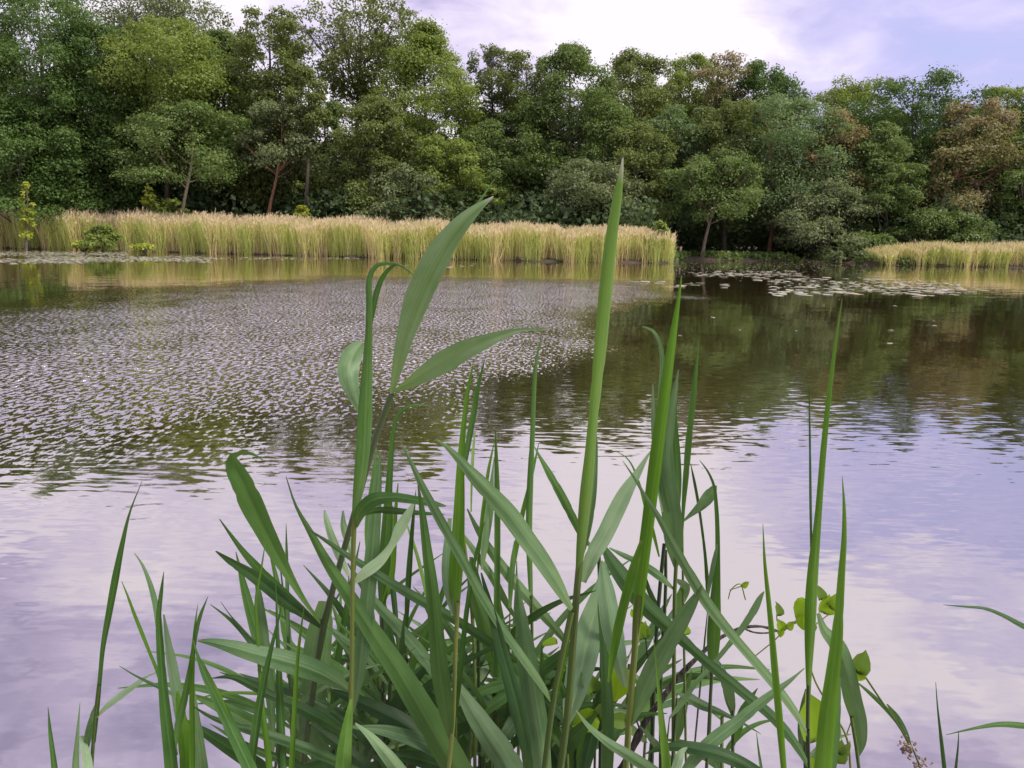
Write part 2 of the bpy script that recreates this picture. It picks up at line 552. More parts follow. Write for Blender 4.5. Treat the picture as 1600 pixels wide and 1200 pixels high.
def tree(px, top, wpx, bot, Yd, mat, label, name="deciduous_tree", cat="tree", shape="round", dens=1.0, leaf=0.15, bark=None,
         lean=0.0, trunk_px=None, group=None, seed=None, puff=1.0, flat=0.70, nlim=None, airy=0.0, wide=1.22):
    rng = np.random.default_rng(seed if seed is not None else abs(hash((px, top, wpx, bot))) % 99991)
    P = at(px, top, Yd)
    H = P[2]
    zb = at(px, bot, Yd)[2]
    r = wpx * wide / 2 / F_PX * Yd * math.cos(PITCH)
    bx = at(trunk_px if trunk_px is not None else px, 390, Yd)[0] + lean
    gz = float(ground_h(bx, Yd))
    zb = max(zb, gz + 0.2)
    cx = P[0]
    ch = H - zb
    root = thing(name, (bx, Yd, gz), label, cat, group)
    base = np.array([bx, Yd, gz])
    # trunk follows a bent line to the crown's upper part
    tt = np.linspace(0, 1, 12)
    ztop = gz + (H - gz) * 0.93
    wig = np.cumsum(rng.normal(0, 0.10, (12, 2)), 0) * 0.5
    TP = np.stack([bx + (cx - bx) * smooth01(tt * 1.1) + wig[:, 0] * tt, Yd + wig[:, 1] * tt, gz - 0.3 + (ztop - gz + 0.3) * tt], 1)
    tr = (0.013 * (H - gz) + 0.05)
    TR = tr * (1.0 - 0.88 * tt) + 0.012
    TR[0] *= 1.35
    # crown clumps
    area = 2 * r * ch
    npf = int(np.clip(area * 0.9, 14, 230) / puff ** 1.3)
    t = rng.beta(1.25, 1.15, npf)
    if shape == "round":
        prof = np.sqrt(np.clip(1 - (np.abs(t - 0.45) / 0.58) ** 2.2, 0.02, 1))
    elif shape == "column":
        prof = np.clip(np.minimum(1, (1.03 - t) * 2.2), 0.12, 1) * np.clip(0.55 + t, 0, 1)
    elif shape == "dome":
        prof = np.sqrt(np.clip(1 - t ** 2.2, 0.03, 1))
    elif shape == "vase":
        prof = np.clip(0.35 + 0.9 * t, 0, 1) * np.sqrt(np.clip(1 - (np.clip(t - 0.62, 0, 1) / 0.40) ** 2, 0.04, 1))
    else:
        prof = np.ones(npf)
    # lumpy outline, different on every side
    th = rng.uniform(0, 2 * np.pi, npf)
    ph = rng.uniform(0, 6.28, 4)
    lump = 1 + 0.16 * np.sin(2 * th + ph[0] + 5 * t) + 0.13 * np.sin(3 * th + ph[1] - 8 * t) + 0.10 * np.sin(11 * t + ph[2])
    rad = r * prof * lump * np.sqrt(rng.uniform(0.12, 1, npf)) * 0.90
    pc = np.stack([cx + rad * np.cos(th), Yd + rad * np.sin(th), zb + ch * t], 1)
    pc[:, 0] += (bx - cx) * (1 - t) ** 2 * 0.6
    ps = rng.uniform(0.55, 1.35, npf) * (0.16 * r + 0.55) * puff * (1.0 - 0.35 * t)
    pc[:, 2] = np.minimum(pc[:, 2], H - ps * flat * 0.75)
    # limbs
    acc = Acc()
    acc.add(*tube_arrays(TP, TR, 9))
    nl = nlim if nlim is not None else int(min(npf, 26))
    idx = np.array([q for q in rng.permutation(npf) if t[q] > 0.28][:nl])
    for k in idx:
        e = pc[k]
        hz = max((e[2] - gz) - np.hypot(e[0] - cx, e[1] - Yd) * rng.uniform(0.5, 1.1), (zb - gz) * 0.95, 0.18 * (e[2] - gz))
        q = min(0.97, hz / (ztop - gz))
        s0 = np.array([np.interp(q, tt, TP[:, j]) for j in range(3)])
        r0 = np.interp(q, tt, TR) * 0.5
        mid = (s0 + e) / 2 + np.array([0, 0, -0.08 * np.linalg.norm(e - s0)]) + rng.normal(0, 0.12, 3)
        LP = catmull(np.stack([s0, mid, e]), 6, 3)
        acc.add(*tube_arrays(LP, np.linspace(r0, 0.015, 6), 5))
        for _ in range(3):
            e2 = e + rand_dirs(rng, 1)[0] * ps[k] * np.array([1, 1, 0.7])
            acc.add(*tube_arrays(np.stack([LP[3], (LP[4] + e2) / 2, e2]), np.array([r0 * 0.35 + 0.01, 0.02, 0.008]), 4))
    me = acc.mesh("trunk", [bark or BARK])
    me.transform(Matrix.Translation(-Vector(base)))
    link("trunk", me, root)
    # leaves: denser on the clumps' upper shells
    w = ps ** 2
    ntot = int(min(area * 66 * dens * (0.3 / leaf) ** 2, 80000))
    cnt = rng.multinomial(ntot, w / w.sum())
    k = np.repeat(np.arange(npf), cnt)
    n = len(k)
    D = rand_dirs(rng, n)
    fl = rng.uniform(size=n) < 0.55
    D[fl, 2] = np.abs(D[fl, 2])
    fr = rng.uniform(0.25, 1.0, n) ** 0.55 * (1 + 0.10 * rng.normal(size=n))
    elong = rng.uniform(0.8, 1.25, (npf, 2))
    sc = np.stack([ps * elong[:, 0], ps * elong[:, 1], ps * flat * rng.uniform(0.75, 1.35, npf)], 1)[k]
    C = pc[k] + D * fr[:, None] * sc
    # twig sprays break the clump outlines
    sp = rng.uniform(size=n) < 0.22
    C[sp] += rng.normal(0, 0.20, (sp.sum(), 3)) * ps[k][sp][:, None]
    fill = rng.uniform(size=n) < 0.28       # loose sprays between the clumps
    k2 = rng.permutation(k)
    mixf = rng.uniform(0.2, 0.8, n)[:, None]
    near_ = np.linalg.norm(pc[k2] - pc[k], axis=1) < 0.9 * r
    fill &= near_
    C[fill] = C[fill] * (1 - mixf[fill]) + (pc[k2][fill] + (C - pc[k])[fill]) * mixf[fill]
    C[:, 2] = np.maximum(C[:, 2], gz + 0.05)
    if airy > 0:
        keep = rng.uniform(size=n) > airy
        C, D = C[keep], D[keep]
        n = len(C)
    N = D * 0.7 + np.array([0, 0, 0.55]) + rng.normal(0, 0.55, (n, 3))
    N /= np.linalg.norm(N, axis=1)[:, None] + 1e-9
    V, Q = leaf_cards(rng, C, N, leaf)
    link("crown", make_mesh("crown", V - base, Q, mats=[LEAF[mat]]), root)
    return root


TREES = [
    # px, top, width, crown bottom, distance, foliage, label, extras
    (55, -22, 250, 330, 80, "deep", "huge dark green tree filling the far left edge of the wood", dict(shape="round")),
    (28, 158, 190, 345, 75, "deep", "low dark bushy tree at the left edge, standing under the hugest crown", dict(shape="dome")),
    (148, 40, 150, 345, 78, "deep", "dark rounded tree with drooping boughs right of the huge left edge tree", dict(shape="round")),
    (262, 38, 190, 240, 80, "yellow", "tall yellowish green tree leaning over the layered alder at left", dict(shape="vase", leaf=0.165)),
    (268, -8, 190, 150, 94, "grey", "feathery grey green tree top rising behind the yellowish tree at left", dict(shape="vase", airy=0.35, leaf=0.165)),
    (298, 158, 185, 290, 76, "mid", "layered dull green alder with a pale bare trunk showing below its boughs", dict(shape="dome", trunk_px=280, bark=BARK_PALE, puff=0.9, flat=0.5, nlim=10)),
    (418, 8, 118, 330, 82, "olive", "tall narrow olive tree with a rounded top left of the airy open tree", dict(shape="round", leaf=0.165)),
    (440, 165, 120, 275, 77, "grey", "grey green tree on a brown leaning trunk behind the reeds at left", dict(shape="round", trunk_px=415, bark=BARK_RED, nlim=8)),
    (478, 105, 60, 215, 76.5, "olive", "slender tree on a straight thin bare trunk left of the bright sky gap", dict(shape="round", nlim=8)),
    (345, 50, 150, 300, 88, "mid", "mid green tree between the yellowish tree and the tall narrow olive one", dict(shape="column")),
    (562, 2, 200, 160, 92, "olive", "airy open tree with bare forked limbs and sky showing through its crown", dict(shape="vase", airy=0.45, leaf=0.20, puff=0.72, trunk_px=545, nlim=60, wide=1.08)),
    (665, 38, 175, 330, 84, "yellow", "tall bright green tree with a stepped crown right of the airy open tree", dict(shape="column", leaf=0.165)),
    (582, 152, 140, 335, 77, "olive", "domed olive tree with a yellowish top below the airy open tree", dict(shape="dome")),
    (505, 160, 100, 340, 84, "mid", "dark green tree in the dip below the bright gap of sky", dict(shape="round")),
    (700, 215, 140, 350, 76, "yellow", "low tree with pale lit tiers of leaves above the middle of the reeds", dict(shape="dome", flat=0.45, puff=0.85)),
    (640, 260, 120, 352, 74, "grey", "dull grey green small tree hanging low over the middle of the reeds", dict(shape="dome")),
    (766, 70, 90, 215, 88, "grey", "slim open topped tree with sky showing through at the saddle of the skyline", dict(shape="vase", airy=0.45, trunk_px=800, puff=0.75, leaf=0.165)),
    (828, 86, 105, 220, 86, "olive", "slender olive tree with two dark bare trunks near the middle", dict(shape="vase", airy=0.3, leaf=0.165)),
    (893, 66, 170, 320, 82, "mid", "broad dense crowned green tree, tallest in the middle of the wood", dict(shape="column")),
    (1000, 84, 130, 330, 88, "olive", "rounded olive green tree behind the tip of the tallest spear leaf", dict(shape="round")),
    (760, 190, 130, 345, 80, "mid", "shaded green tree with dark boughs beneath the slim open topped one", dict(shape="column")),
    (922, 250, 150, 352, 74, "grey", "low spreading grey green shrub like tree behind the right part of the reeds", dict(shape="dome")),
    (1000, 196, 110, 352, 78, "olive", "brownish olive tree behind the right end of the reed bed", dict(shape="round")),
    (1058, 168, 120, 365, 82, "blue", "bluish green silvery tree above the right end of the reed bed", dict(shape="round")),
    (1082, 90, 110, 300, 98, "yellow", "bright green tree top far back over the right end of the reed bed", dict(shape="round")),
    (1128, 88, 95, 220, 92, "pink", "thin brownish tree top of fine bare twigs on the skyline", dict(shape="vase", airy=0.5, leaf=0.15, nlim=60)),
    (1192, 98, 120, 230, 90, "deep", "dark green flat topped tree right of the thin brownish tree top", dict(shape="dome", airy=0.15)),
    (1132, 158, 120, 300, 80, "olive", "ochre tinted olive tree below the thin brownish tree top", dict(shape="round")),
    (1128, 236, 165, 345, 75.5, "mid", "spreading tree on a slanting grey trunk by the gap in the reeds", dict(shape="dome", trunk_px=1098, flat=0.5, bark=BARK_PALE)),
    (1236, 158, 180, 345, 80, "blue", "pale silvery green tree on a reddish leaning trunk by the bare bank", dict(shape="round", trunk_px=1202, bark=BARK_RED)),
    (1312, 172, 105, 340, 79, "rust", "rusty brown tinged tree beside the silvery green one", dict(shape="column", leaf=0.16)),
    (1285, 285, 150, 402, 75, "grey", "low tree drooping to the water under the rusty brown tree", dict(shape="dome", flat=0.5)),
    (1345, 124, 120, 300, 94, "yellow", "yellow green tree top far back between the rusty and the big dark crowns", dict(shape="round")),
    (1432, 122, 185, 330, 84, "deep", "big dark green tree with a lumpy crown right of the rusty one", dict(shape="round")),
    (1385, 190, 120, 395, 77, "mid", "hanging tiers of a green tree at the left end of the small right reed bed", dict(shape="column", flat=0.5)),
    (1525, 160, 120, 345, 79, "pink", "faded pinkish brown tree with thin foliage and a leaning trunk", dict(shape="round", trunk_px=1432, bark=BARK_RED, leaf=0.16, airy=0.15)),
    (1582, 134, 130, 330, 86, "yellow", "light green tree on the skyline at the right edge", dict(shape="round")),
    (1602, 215, 110, 380, 79, "mid", "shaded green tree with two thin pale trunks at the right edge", dict(shape="column", bark=BARK_PALE)),
    (1478, 330, 120, 394, 74, "mid", "rounded bush at the water behind the small right reed bed", dict(shape="dome", name="bush", cat="bush")),
    (1360, 365, 70, 408, 72, "mid", "small bush at the water's edge left of the right reed bed", dict(shape="dome", name="bush", cat="bush")),
    (1705, 110, 180, 380, 82, "deep", "tree just beyond the right edge of the wood", dict(shape="round")),
    (-95, -10, 200, 340, 80, "deep", "tree just beyond the left edge of the wood", dict(shape="round")),
]
for k, (px, top, w, bot, Yd, mt, lab, kw) in enumerate(TREES):
    tree(px, top, w, bot, Yd, mt, lab, seed=100 + k, **kw)

# trees deeper in the wood, seen as dark crowns and stems between the front ones
rngb = np.random.default_rng(5)
skyx = np.array([-300, 0, 190, 330, 390, 470, 520, 600, 700, 740, 850, 930, 1060, 1250, 1330, 1450, 1600, 1900.])
skyy = np.array([40, 40, 60, 110, 130, 190, 205, 190, 130, 165, 150, 120, 120, 165, 160, 160, 165, 170.])
for k in range(22):
    px = -180 + k * 92 + rngb.uniform(-20, 20)
    top = float(np.interp(px, skyx, skyy)) + rngb.uniform(12, 40)
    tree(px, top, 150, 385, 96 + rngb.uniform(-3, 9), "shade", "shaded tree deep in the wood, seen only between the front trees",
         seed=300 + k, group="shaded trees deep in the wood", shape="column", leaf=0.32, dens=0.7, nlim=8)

# bushes and undergrowth that close the wood's foot
ug_rng = np.random.default_rng(11)
n = 90000
ux = ug_rng.uniform(-85, 85, n)
uy = shore_far(ux) + 8 + 24 * ug_rng.uniform(0, 1, n)
hh = 1.9 + 2.6 * (0.5 + 0.5 * np.sin(ux * 0.55 + 2 * np.sin(uy * 0.4))) + ug_rng.uniform(0, 1.5, n) + np.clip(uy - shore_far(ux) - 18, 0, 10) * 0.55
C = np.stack([ux, uy, ground_h(ux, uy) + hh * ug_rng.uniform(0, 1, n) ** 0.7], 1)
N = rand_dirs(ug_rng, n) + np.array([0, -0.2, 0.6])
N /= np.linalg.norm(N, axis=1)[:, None]
V, Q = leaf_cards(ug_rng, C, N, 0.3)
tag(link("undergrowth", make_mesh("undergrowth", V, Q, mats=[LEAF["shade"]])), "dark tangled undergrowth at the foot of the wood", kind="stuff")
n = 36000
wx_ = ug_rng.uniform(-130, 130, n)
wy_ = ug_rng.uniform(112, 126, n)
C = np.stack([wx_, wy_, ground_h(wx_, wy_) + ug_rng.uniform(0, 1, n) ** 0.8 * (11 + 2.5 * np.sin(wx_ * 0.3) + 1.5 * np.sin(wx_ * 0.83))], 1)
N = rand_dirs(ug_rng, n) + np.array([0, -0.2, 0.6])
N /= np.linalg.norm(N, axis=1)[:, None]
V, Q = leaf_cards(ug_rng, C, N, 0.8)
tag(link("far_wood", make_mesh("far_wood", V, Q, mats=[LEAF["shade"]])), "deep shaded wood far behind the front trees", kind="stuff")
# low green cover and soil edge of the bare bank in the gap
n = 5000
gx = ug_rng.uniform(12.5, 34, n)
gy = shore_far(gx) + ug_rng.uniform(-0.1, 4.5, n)
keep = np.sin(gx * 1.3 + 1.0) + np.sin(gx * 0.55 + gy * 0.7) + ug_rng.normal(0, 0.5, n) > -0.1
gx, gy = gx[keep], gy[keep]
n = len(gx)
C = np.stack([gx, gy, ground_h(gx, gy) + ug_rng.uniform(0.02, 0.55, n)], 1)
N = rand_dirs(ug_rng, n) + np.array([0, -0.3, 0.6])
N /= np.linalg.norm(N, axis=1)[:, None]
V, Q = leaf_cards(ug_rng, C, N, 0.22)
tag(link("bank_plants", make_mesh("bank_plants", V, Q, mats=[LEAF["mid"]])), "low green plants covering the bare bank in the reed gap", kind="stuff")


# ------------------------------------------------------------------ far reed beds
def straw_mat(name, c1, c2, trans=0.3):
    return foliage_mat(name, c1, c2, trans, gloss=0.1)


RM = [straw_mat("reed_straw", (0.48, 0.41, 0.19), (0.72, 0.62, 0.33), 0.28),
      straw_mat("reed_green", (0.29, 0.345, 0.105), (0.53, 0.55, 0.20), 0.42),
      straw_mat("reed_plume", (0.56, 0.42, 0.30), (0.80, 0.66, 0.50), 0.35),
      straw_mat("reed_dead", (0.22, 0.15, 0.08), (0.46, 0.34, 0.18), 0.15)]


def reed_bed(name, label, x0, x1, hfun, nreed, depth, seed):
    rng = np.random.default_rng(seed)
    x = rng.uniform(x0, x1, nreed)
    dd = rng.beta(0.8, 2.0, nreed) * depth
    scal = 0.35 * np.sin(x * 0.8) + 0.3 * np.sin(x * 2.1 + 2) + 0.15 * np.sin(x * 5.7)
    y = shore_far(x) + scal * 0.9 - 0.2 + dd
    end = np.minimum(x - x0, x1 - x)
    z = np.maximum(ground_h(x, y), -0.15)
    clump = np.sin(x * 1.3 + 0.7 * np.sin(x * 0.31)) + 0.8 * np.sin(x * 3.4 + y) + rng.normal(0, 0.55, nreed)
    h = hfun(x) * (rng.uniform(0.80, 1.0, nreed) + 0.12 * rng.uniform(0, 1, nreed) ** 4) * (1 + 0.05 * np.sin(x * 0.9 + 1.0) + 0.04 * np.sin(x * 2.7)) * np.clip(0.75 + end * 0.35, 0, 1)
    lean = rng.normal(0, 0.13, (nreed, 2))
    base = np.stack([x, y, z], 1)
    tip = base + np.stack([lean[:, 0] * h, lean[:, 1] * h, h], 1)
    mid = (base + tip) / 2 + np.stack([rng.normal(0, 0.03, nreed), rng.normal(0, 0.03, nreed), np.zeros(nreed)], 1)
    Vs, Qs, Ms, off = [], [], [], 0

    def strip(A, B, wa, wb, mi):
        nonlocal off
        n = len(A)
        a = rng.uniform(-1.0, 1.0, n)
        S_ = np.stack([np.cos(a), np.sin(a), np.zeros(n)], 1)
        V = np.stack([A - S_ * wa[:, None] / 2, A + S_ * wa[:, None] / 2, B + S_ * wb[:, None] / 2, B - S_ * wb[:, None] / 2], 1).reshape(-1, 3)
        Vs.append(V)
        Qs.append(np.arange(n * 4).reshape(-1, 4) + off)
        off += n * 4
        Ms.append(mi)

    ones = np.ones(nreed)
    stem_m = np.where(clump > -0.1, 1, np.where(rng.uniform(size=nreed) < 0.3, 3, 0))
    strip(base, mid, 0.030 * ones, 0.028 * ones, stem_m)
    strip(mid, tip, 0.028 * ones, 0.014 * ones, np.where(stem_m == 3, 0, stem_m))
    for k in range(5):                      # leaves rise from the stem at an angle, then hang over
        f = rng.uniform(0.18, 0.86, nreed)[:, None]
        A = base * (1 - f) + tip * f
        an = rng.uniform(0, 6.283, nreed)
        ln = rng.uniform(0.25, 0.70, nreed)
        out = np.stack([np.cos(an) * 0.45, np.sin(an) * 0.45, 0.85 * np.ones(nreed)], 1) * ln[:, None]
        B = A + out
        D = B + np.stack([np.cos(an) * 0.75, np.sin(an) * 0.75, rng.uniform(-0.5, 0.5, nreed)], 1) * ln[:, None] * 0.6
        mi = np.where(rng.uniform(size=nreed) < np.clip(1.12 + 0.16 * clump - 0.70 * f[:, 0], 0.12, 0.97), 1, np.where(rng.uniform(size=nreed) < 0.2, 3, 0))
        strip(A, B, 0.018 * ones, 0.025 * ones, mi)
        strip(B, D, 0.025 * ones, 0.004 * ones, mi)
    pl = rng.uniform(size=nreed) < 0.8
    A = tip[pl]
    npl = len(A)
    for k in range(3):                      # feathery seed plumes
        dr = np.stack([rng.normal(0.04, 0.10, npl), rng.normal(0, 0.08, npl), rng.uniform(0.14, 0.30, npl)], 1)
        st = A - np.stack([np.zeros(npl), np.zeros(npl), rng.uniform(0, 0.16, npl)], 1)
        strip(st, st + dr, 0.05 * np.ones(npl), 0.015 * np.ones(npl), np.full(npl, 2))
    me = make_mesh(name, np.concatenate(Vs), np.concatenate(Qs), mats=RM, mat_idx=np.concatenate(Ms))
    return tag(link(name, me), label, kind="stuff")


reed_bed("reed_bed", "long bed of straw and green reeds with pale plumes along the far shore", -75, 12.2,
         lambda x: np.interp(x, [-75, -47, -30, -10, 0, 12.6], [3.3, 3.25, 2.95, 2.55, 2.35, 2.2]), 20000, 9, 21)
reed_bed("reed_bed", "small short reed bed on the far shore at the right edge", 31.2, 75,
         lambda x: np.interp(x, [31, 36, 45, 75], [1.1, 1.5, 1.65, 1.8]), 6500, 6, 22)

# shrubs and saplings standing in or before the reeds
tree(40, 284, 26, 372, 69, "lime", "bright yellow sapling rising out of the reeds at the left", name="sapling", cat="sapling", shape="column", leaf=0.17, wide=0.9, dens=0.55, puff=0.55, seed=501, nlim=8)
tree(231, 286, 26, 350, 74, "lime", "thin yellow green sapling between the reeds and the layered alder", name="sapling", cat="sapling", shape="column", leaf=0.17, wide=0.9, dens=0.5, puff=0.5, seed=502, nlim=8)
tree(158, 352, 44, 389, 65.3, "yellow", "rounded light green bush at the water before the reeds", name="bush", cat="bush", shape="dome", leaf=0.18, dens=1.6, puff=0.6, seed=503)
tree(472, 322, 26, 345, 72, "lime", "tiny lime green sapling just topping the reeds left of middle", name="sapling", cat="sapling", shape="dome", leaf=0.18, dens=1.2, puff=0.5, seed=504)
tree(262, 312, 60, 350, 75, "yellow", "light green bush peeping over the reeds below the layered alder", name="bush", cat="bush", shape="dome", leaf=0.24, seed=505)
tree(1031, 346, 26, 405, 60.2, "yellow", "leafy yellow green bush at the right end of the long reed bed", name="bush", cat="bush", shape="column", leaf=0.18, dens=1.5, puff=0.6, seed=506)
tree(128, 378, 34, 389, 65.6, "lime", "low bright green tussock at the water left of the rounded light green bush", name="tussock", cat="plant", shape="dome", leaf=0.16, dens=1.8, puff=0.5, seed=507)
tree(222, 382, 30, 391, 64.6, "lime", "low bright green tussock at the water right of the rounded light green bush", name="tussock", cat="plant", shape="dome", leaf=0.16, dens=1.8, puff=0.5, seed=508)
tree(1308, 392, 30, 411, 69, "grey", "small pale tuft standing in the water left of the right reed bed", name="tussock", cat="plant", shape="vase", leaf=0.16, dens=1.2, puff=0.5, seed=509)


# small weathered posts on the bare bank
POST = plain("weathered_wood", (0.34, 0.25, 0.19), 0.9, (0.50, 0.39, 0.31), 6)
for (px, Yp, hp, lab) in ((1063, 73.6, 0.95, "short weathered post on the bare bank left of the slanting trunk"),
                          (1137, 74.5, 0.55, "small pale stump on the bare bank right of the slanting trunk")):
    bx = at(px, 390, Yp)[0]
    gz = float(ground_h(bx, Yp))
    P = np.array([[0, 0, -0.2], [0.01, 0, hp * 0.5], [0.05, 0, hp * 0.92], [0.06, 0, hp]])
    V, Q = tube_arrays(P, np.array([0.13, 0.11, 0.10, 0.03]), 9)
    tag(link("post" if hp > 0.6 else "stump", make_mesh("post", V, Q, mats=[POST], smooth=False), None, (bx, Yp, gz)), lab, "post" if hp > 0.6 else "stump")


# ------------------------------------------------------------------ water lilies and floating bits
def lily_mat():
    g = NT("lily_pad")
    oi = g.n("ObjectInfo")
    col = g.ramp(oi.outputs["Random"], [(0.0, (0.20, 0.25, 0.12)), (0.3, (0.38, 0.38, 0.27)), (0.8, (0.52, 0.46, 0.39)), (1.0, (0.48, 0.28, 0.17))])  # pale stops put the sky's glare on the pads into their colour
    b = g.n("BsdfPrincipled", i_Roughness=0.3)
    b.inputs["Specular IOR Level"].default_value = 0.9
    g.l(col, b.inputs["Base Color"])
    g.l(b.outputs[0], g.out.inputs[0])
    return g.m


LM = lily_mat()


def pad_mesh(rng):
    n = 18
    a0 = rng.uniform(0, 6.28)
    ang = a0 + np.linspace(0.16, 2 * np.pi - 0.16, n)
    r = 1 + 0.05 * rng.normal(size=n)
    up = 0.02 + 0.03 * np.sin(ang * 2 + rng.uniform(0, 6)) ** 2
    ring = np.stack([np.cos(ang) * r, np.sin(ang) * r, up], 1)
    inner = np.stack([np.cos(ang) * 0.55 * r, np.sin(ang) * 0.55 * r, np.full(n, 0.035)], 1)
    low = ring * np.array([0.98, 0.98, 1]) - np.array([0, 0, 0.05])
    V = np.concatenate([[[0, 0, 0.03]], inner, ring, low])
    T = [[0, 1 + k, 2 + k] for k in range(n - 1)]
    Q = [[1 + k, 1 + n + k, 2 + n + k, 2 + k] for k in range(n - 1)] + [[1 + n + k, 1 + 2 * n + k, 2 + 2 * n + k, 2 + n + k] for k in range(n - 1)]
    return make_mesh("lily_pad", V, Q, T, mats=[LM], smooth=True)


lr = np.random.default_rng(31)
PADS = [pad_mesh(lr) for _ in range(8)]
spots = []
# right hand patch: broken rows
for (xa, xb, ya, yb, cnt) in ((1075, 1250, 422, 432, 46), (1180, 1420, 430, 444, 55), (1290, 1500, 438, 462, 62), (1200, 1330, 448, 465, 26), (1380, 1535, 446, 466, 34),
                              (1050, 1165, 440, 451, 12), (1090, 1200, 426, 436, 20), (935, 1040, 437, 443, 8), (1510, 1560, 446, 458, 3)):
    for _ in range(cnt):
        spots.append((lr.uniform(xa, xb), lr.triangular(ya, (ya + yb) / 2, yb), 0))
nright = len(spots)
for (xa, xb, ya, yb, cnt) in ((0, 330, 398, 413, 0), (60, 300, 399, 408, 30), (0, 110, 402, 416, 14), (580, 760, 412, 419, 12)):
    for _ in range(cnt):
        spots.append((lr.uniform(xa, xb), lr.triangular(ya, (ya + yb) / 2, yb), 1))
for k, (px, py, side) in enumerate(spots):
    p = on_water(px, py)
    o = link("lily_pad", PADS[k % 8], None, (p[0], p[1], 0.004 + 0.004 * (k % 5)))
    s = lr.uniform(0.10, 0.21)
    o.scale = (s, s, s * 0.45)
    o.rotation_euler = (lr.normal(0, 0.02), lr.normal(0, 0.02), lr.uniform(0, 6.28))
    if side == 0:
        tag(o, "pale lily pad in the loose raft on open water before the right bank", "lily pad", "lily pads in the right hand raft")
    else:
        tag(o, "pale lily pad in the thin line along the foot of the long reed bed", "lily pad", "lily pads along the long reed bed")
# carpet of small pads and leaves that nobody could count
def flecks(name, label, boxes, size, mat, seed):
    rng = np.random.default_rng(seed)
    P, Sz = [], []
    for (xa, xb, ya, yb, cnt) in boxes:
        for _ in range(cnt):
            p = on_water(rng.uniform(xa, xb), rng.triangular(ya, (ya + yb) / 2, yb))
            if p[1] < shore_far(p[0]) - 0.3:
                P.append(p)
                Sz.append(size * rng.uniform(0.5, 1.5))
    P = np.array(P)
    Sz = np.array(Sz)
    n = len(P)
    a = rng.uniform(0, 6.28, n)[:, None] + np.arange(6)[None] * np.pi / 3
    rr = Sz[:, None] * rng.uniform(0.7, 1.1, (n, 6))
    V = np.stack([P[:, 0:1] + np.cos(a) * rr, P[:, 1:2] + np.sin(a) * rr, 0.006 + 0.02 * rng.uniform(0, 1, (n, 6)) * np.minimum(Sz[:, None] * 8, 1)], -1).reshape(-1, 3)
    i = np.arange(n)[:, None] * 6
    Q = np.concatenate([i + np.array([[0, 1, 2, 3]]), i + np.array([[0, 3, 4, 5]])])
    tag(link(name, make_mesh(name, V, Q, mats=[mat])), label, kind="stuff")


DEB = plain("floating_leaf", (0.38, 0.33, 0.25), 0.35, (0.55, 0.48, 0.42), 0.8, 0.8)
flecks("lily_carpet", "pale small floating leaves along the left far shore and among the lily pads",
       [(1080, 1260, 422, 434, 120), (1200, 1500, 434, 462, 260), (-60, 200, 392, 401, 1100), (40, 330, 399, 411, 1400), (-60, 140, 404, 413, 420), (330, 560, 401, 407, 200)], 0.13, LM, 41)
flecks("floating_debris", "specks of fluff and leaf scattered on the water",
       [(1040, 1360, 406, 424, 900), (1340, 1640, 416, 430, 500), (560, 1050, 411, 422, 320), (0, 1600, 418, 450, 110), (900, 1500, 440, 560, 14), (1040, 1300, 418, 436, 260)], 0.045, DEB, 42)
# ------------------------------------------------------------------ near reeds
RL = {
    "green": reed_leaf_mat("reed_leaf_green", (0.030, 0.092, 0.022), (0.098, 0.200, 0.055), (0.17, 0.28, 0.075), 0.32, sheen=0.3),
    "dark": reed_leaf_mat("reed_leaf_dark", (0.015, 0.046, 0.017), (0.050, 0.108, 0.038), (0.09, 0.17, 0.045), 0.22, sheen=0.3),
    "grey": reed_leaf_mat("reed_leaf_grey", (0.064, 0.138, 0.056), (0.165, 0.265, 0.120), (0.21, 0.32, 0.13), 0.27, sheen=0.38),
    "pale": reed_leaf_mat("reed_leaf_pale", (0.155, 0.260, 0.140), (0.29, 0.40, 0.235), (0.31, 0.41, 0.19), 0.28, sheen=0.38),
    "fresh": reed_leaf_mat("reed_leaf_fresh", (0.060, 0.155, 0.014), (0.140, 0.270, 0.034), (0.18, 0.30, 0.05), 0.38, tcol=(0.18, 0.40, 0.02)),
    "spear": reed_leaf_mat("reed_leaf_dry_tip", (0.080, 0.175, 0.022), (0.165, 0.285, 0.055), (0.20, 0.32, 0.08), 0.38, tip=0.94, tcol=(0.19, 0.40, 0.03)),
    "lit": reed_leaf_mat("reed_leaf_lit_pale_tip", (0.115, 0.22, 0.060), (0.30, 0.41, 0.22), (0.28, 0.40, 0.11), 0.36, tip=0.95),  # light and sheen on the leaf painted into its base colours; dry tip pale
}
STEM = {
    "g": reed_leaf_mat("reed_stem_green", (0.060, 0.105, 0.022), (0.13, 0.185, 0.040), (0.15, 0.19, 0.05), 0.0),
    "d": reed_leaf_mat("reed_stem_dark", (0.026, 0.048, 0.020), (0.075, 0.105, 0.035), (0.09, 0.12, 0.04), 0.0),
    "y": reed_leaf_mat("reed_stem_yellow", (0.12, 0.165, 0.030), (0.23, 0.26, 0.065), (0.22, 0.25, 0.07), 0.0),
}
rr = np.random.default_rng(77)


def px2m(P):
    """metres per photo pixel at a point"""
    return float(np.dot(P - CAM, FW)) / F_PX


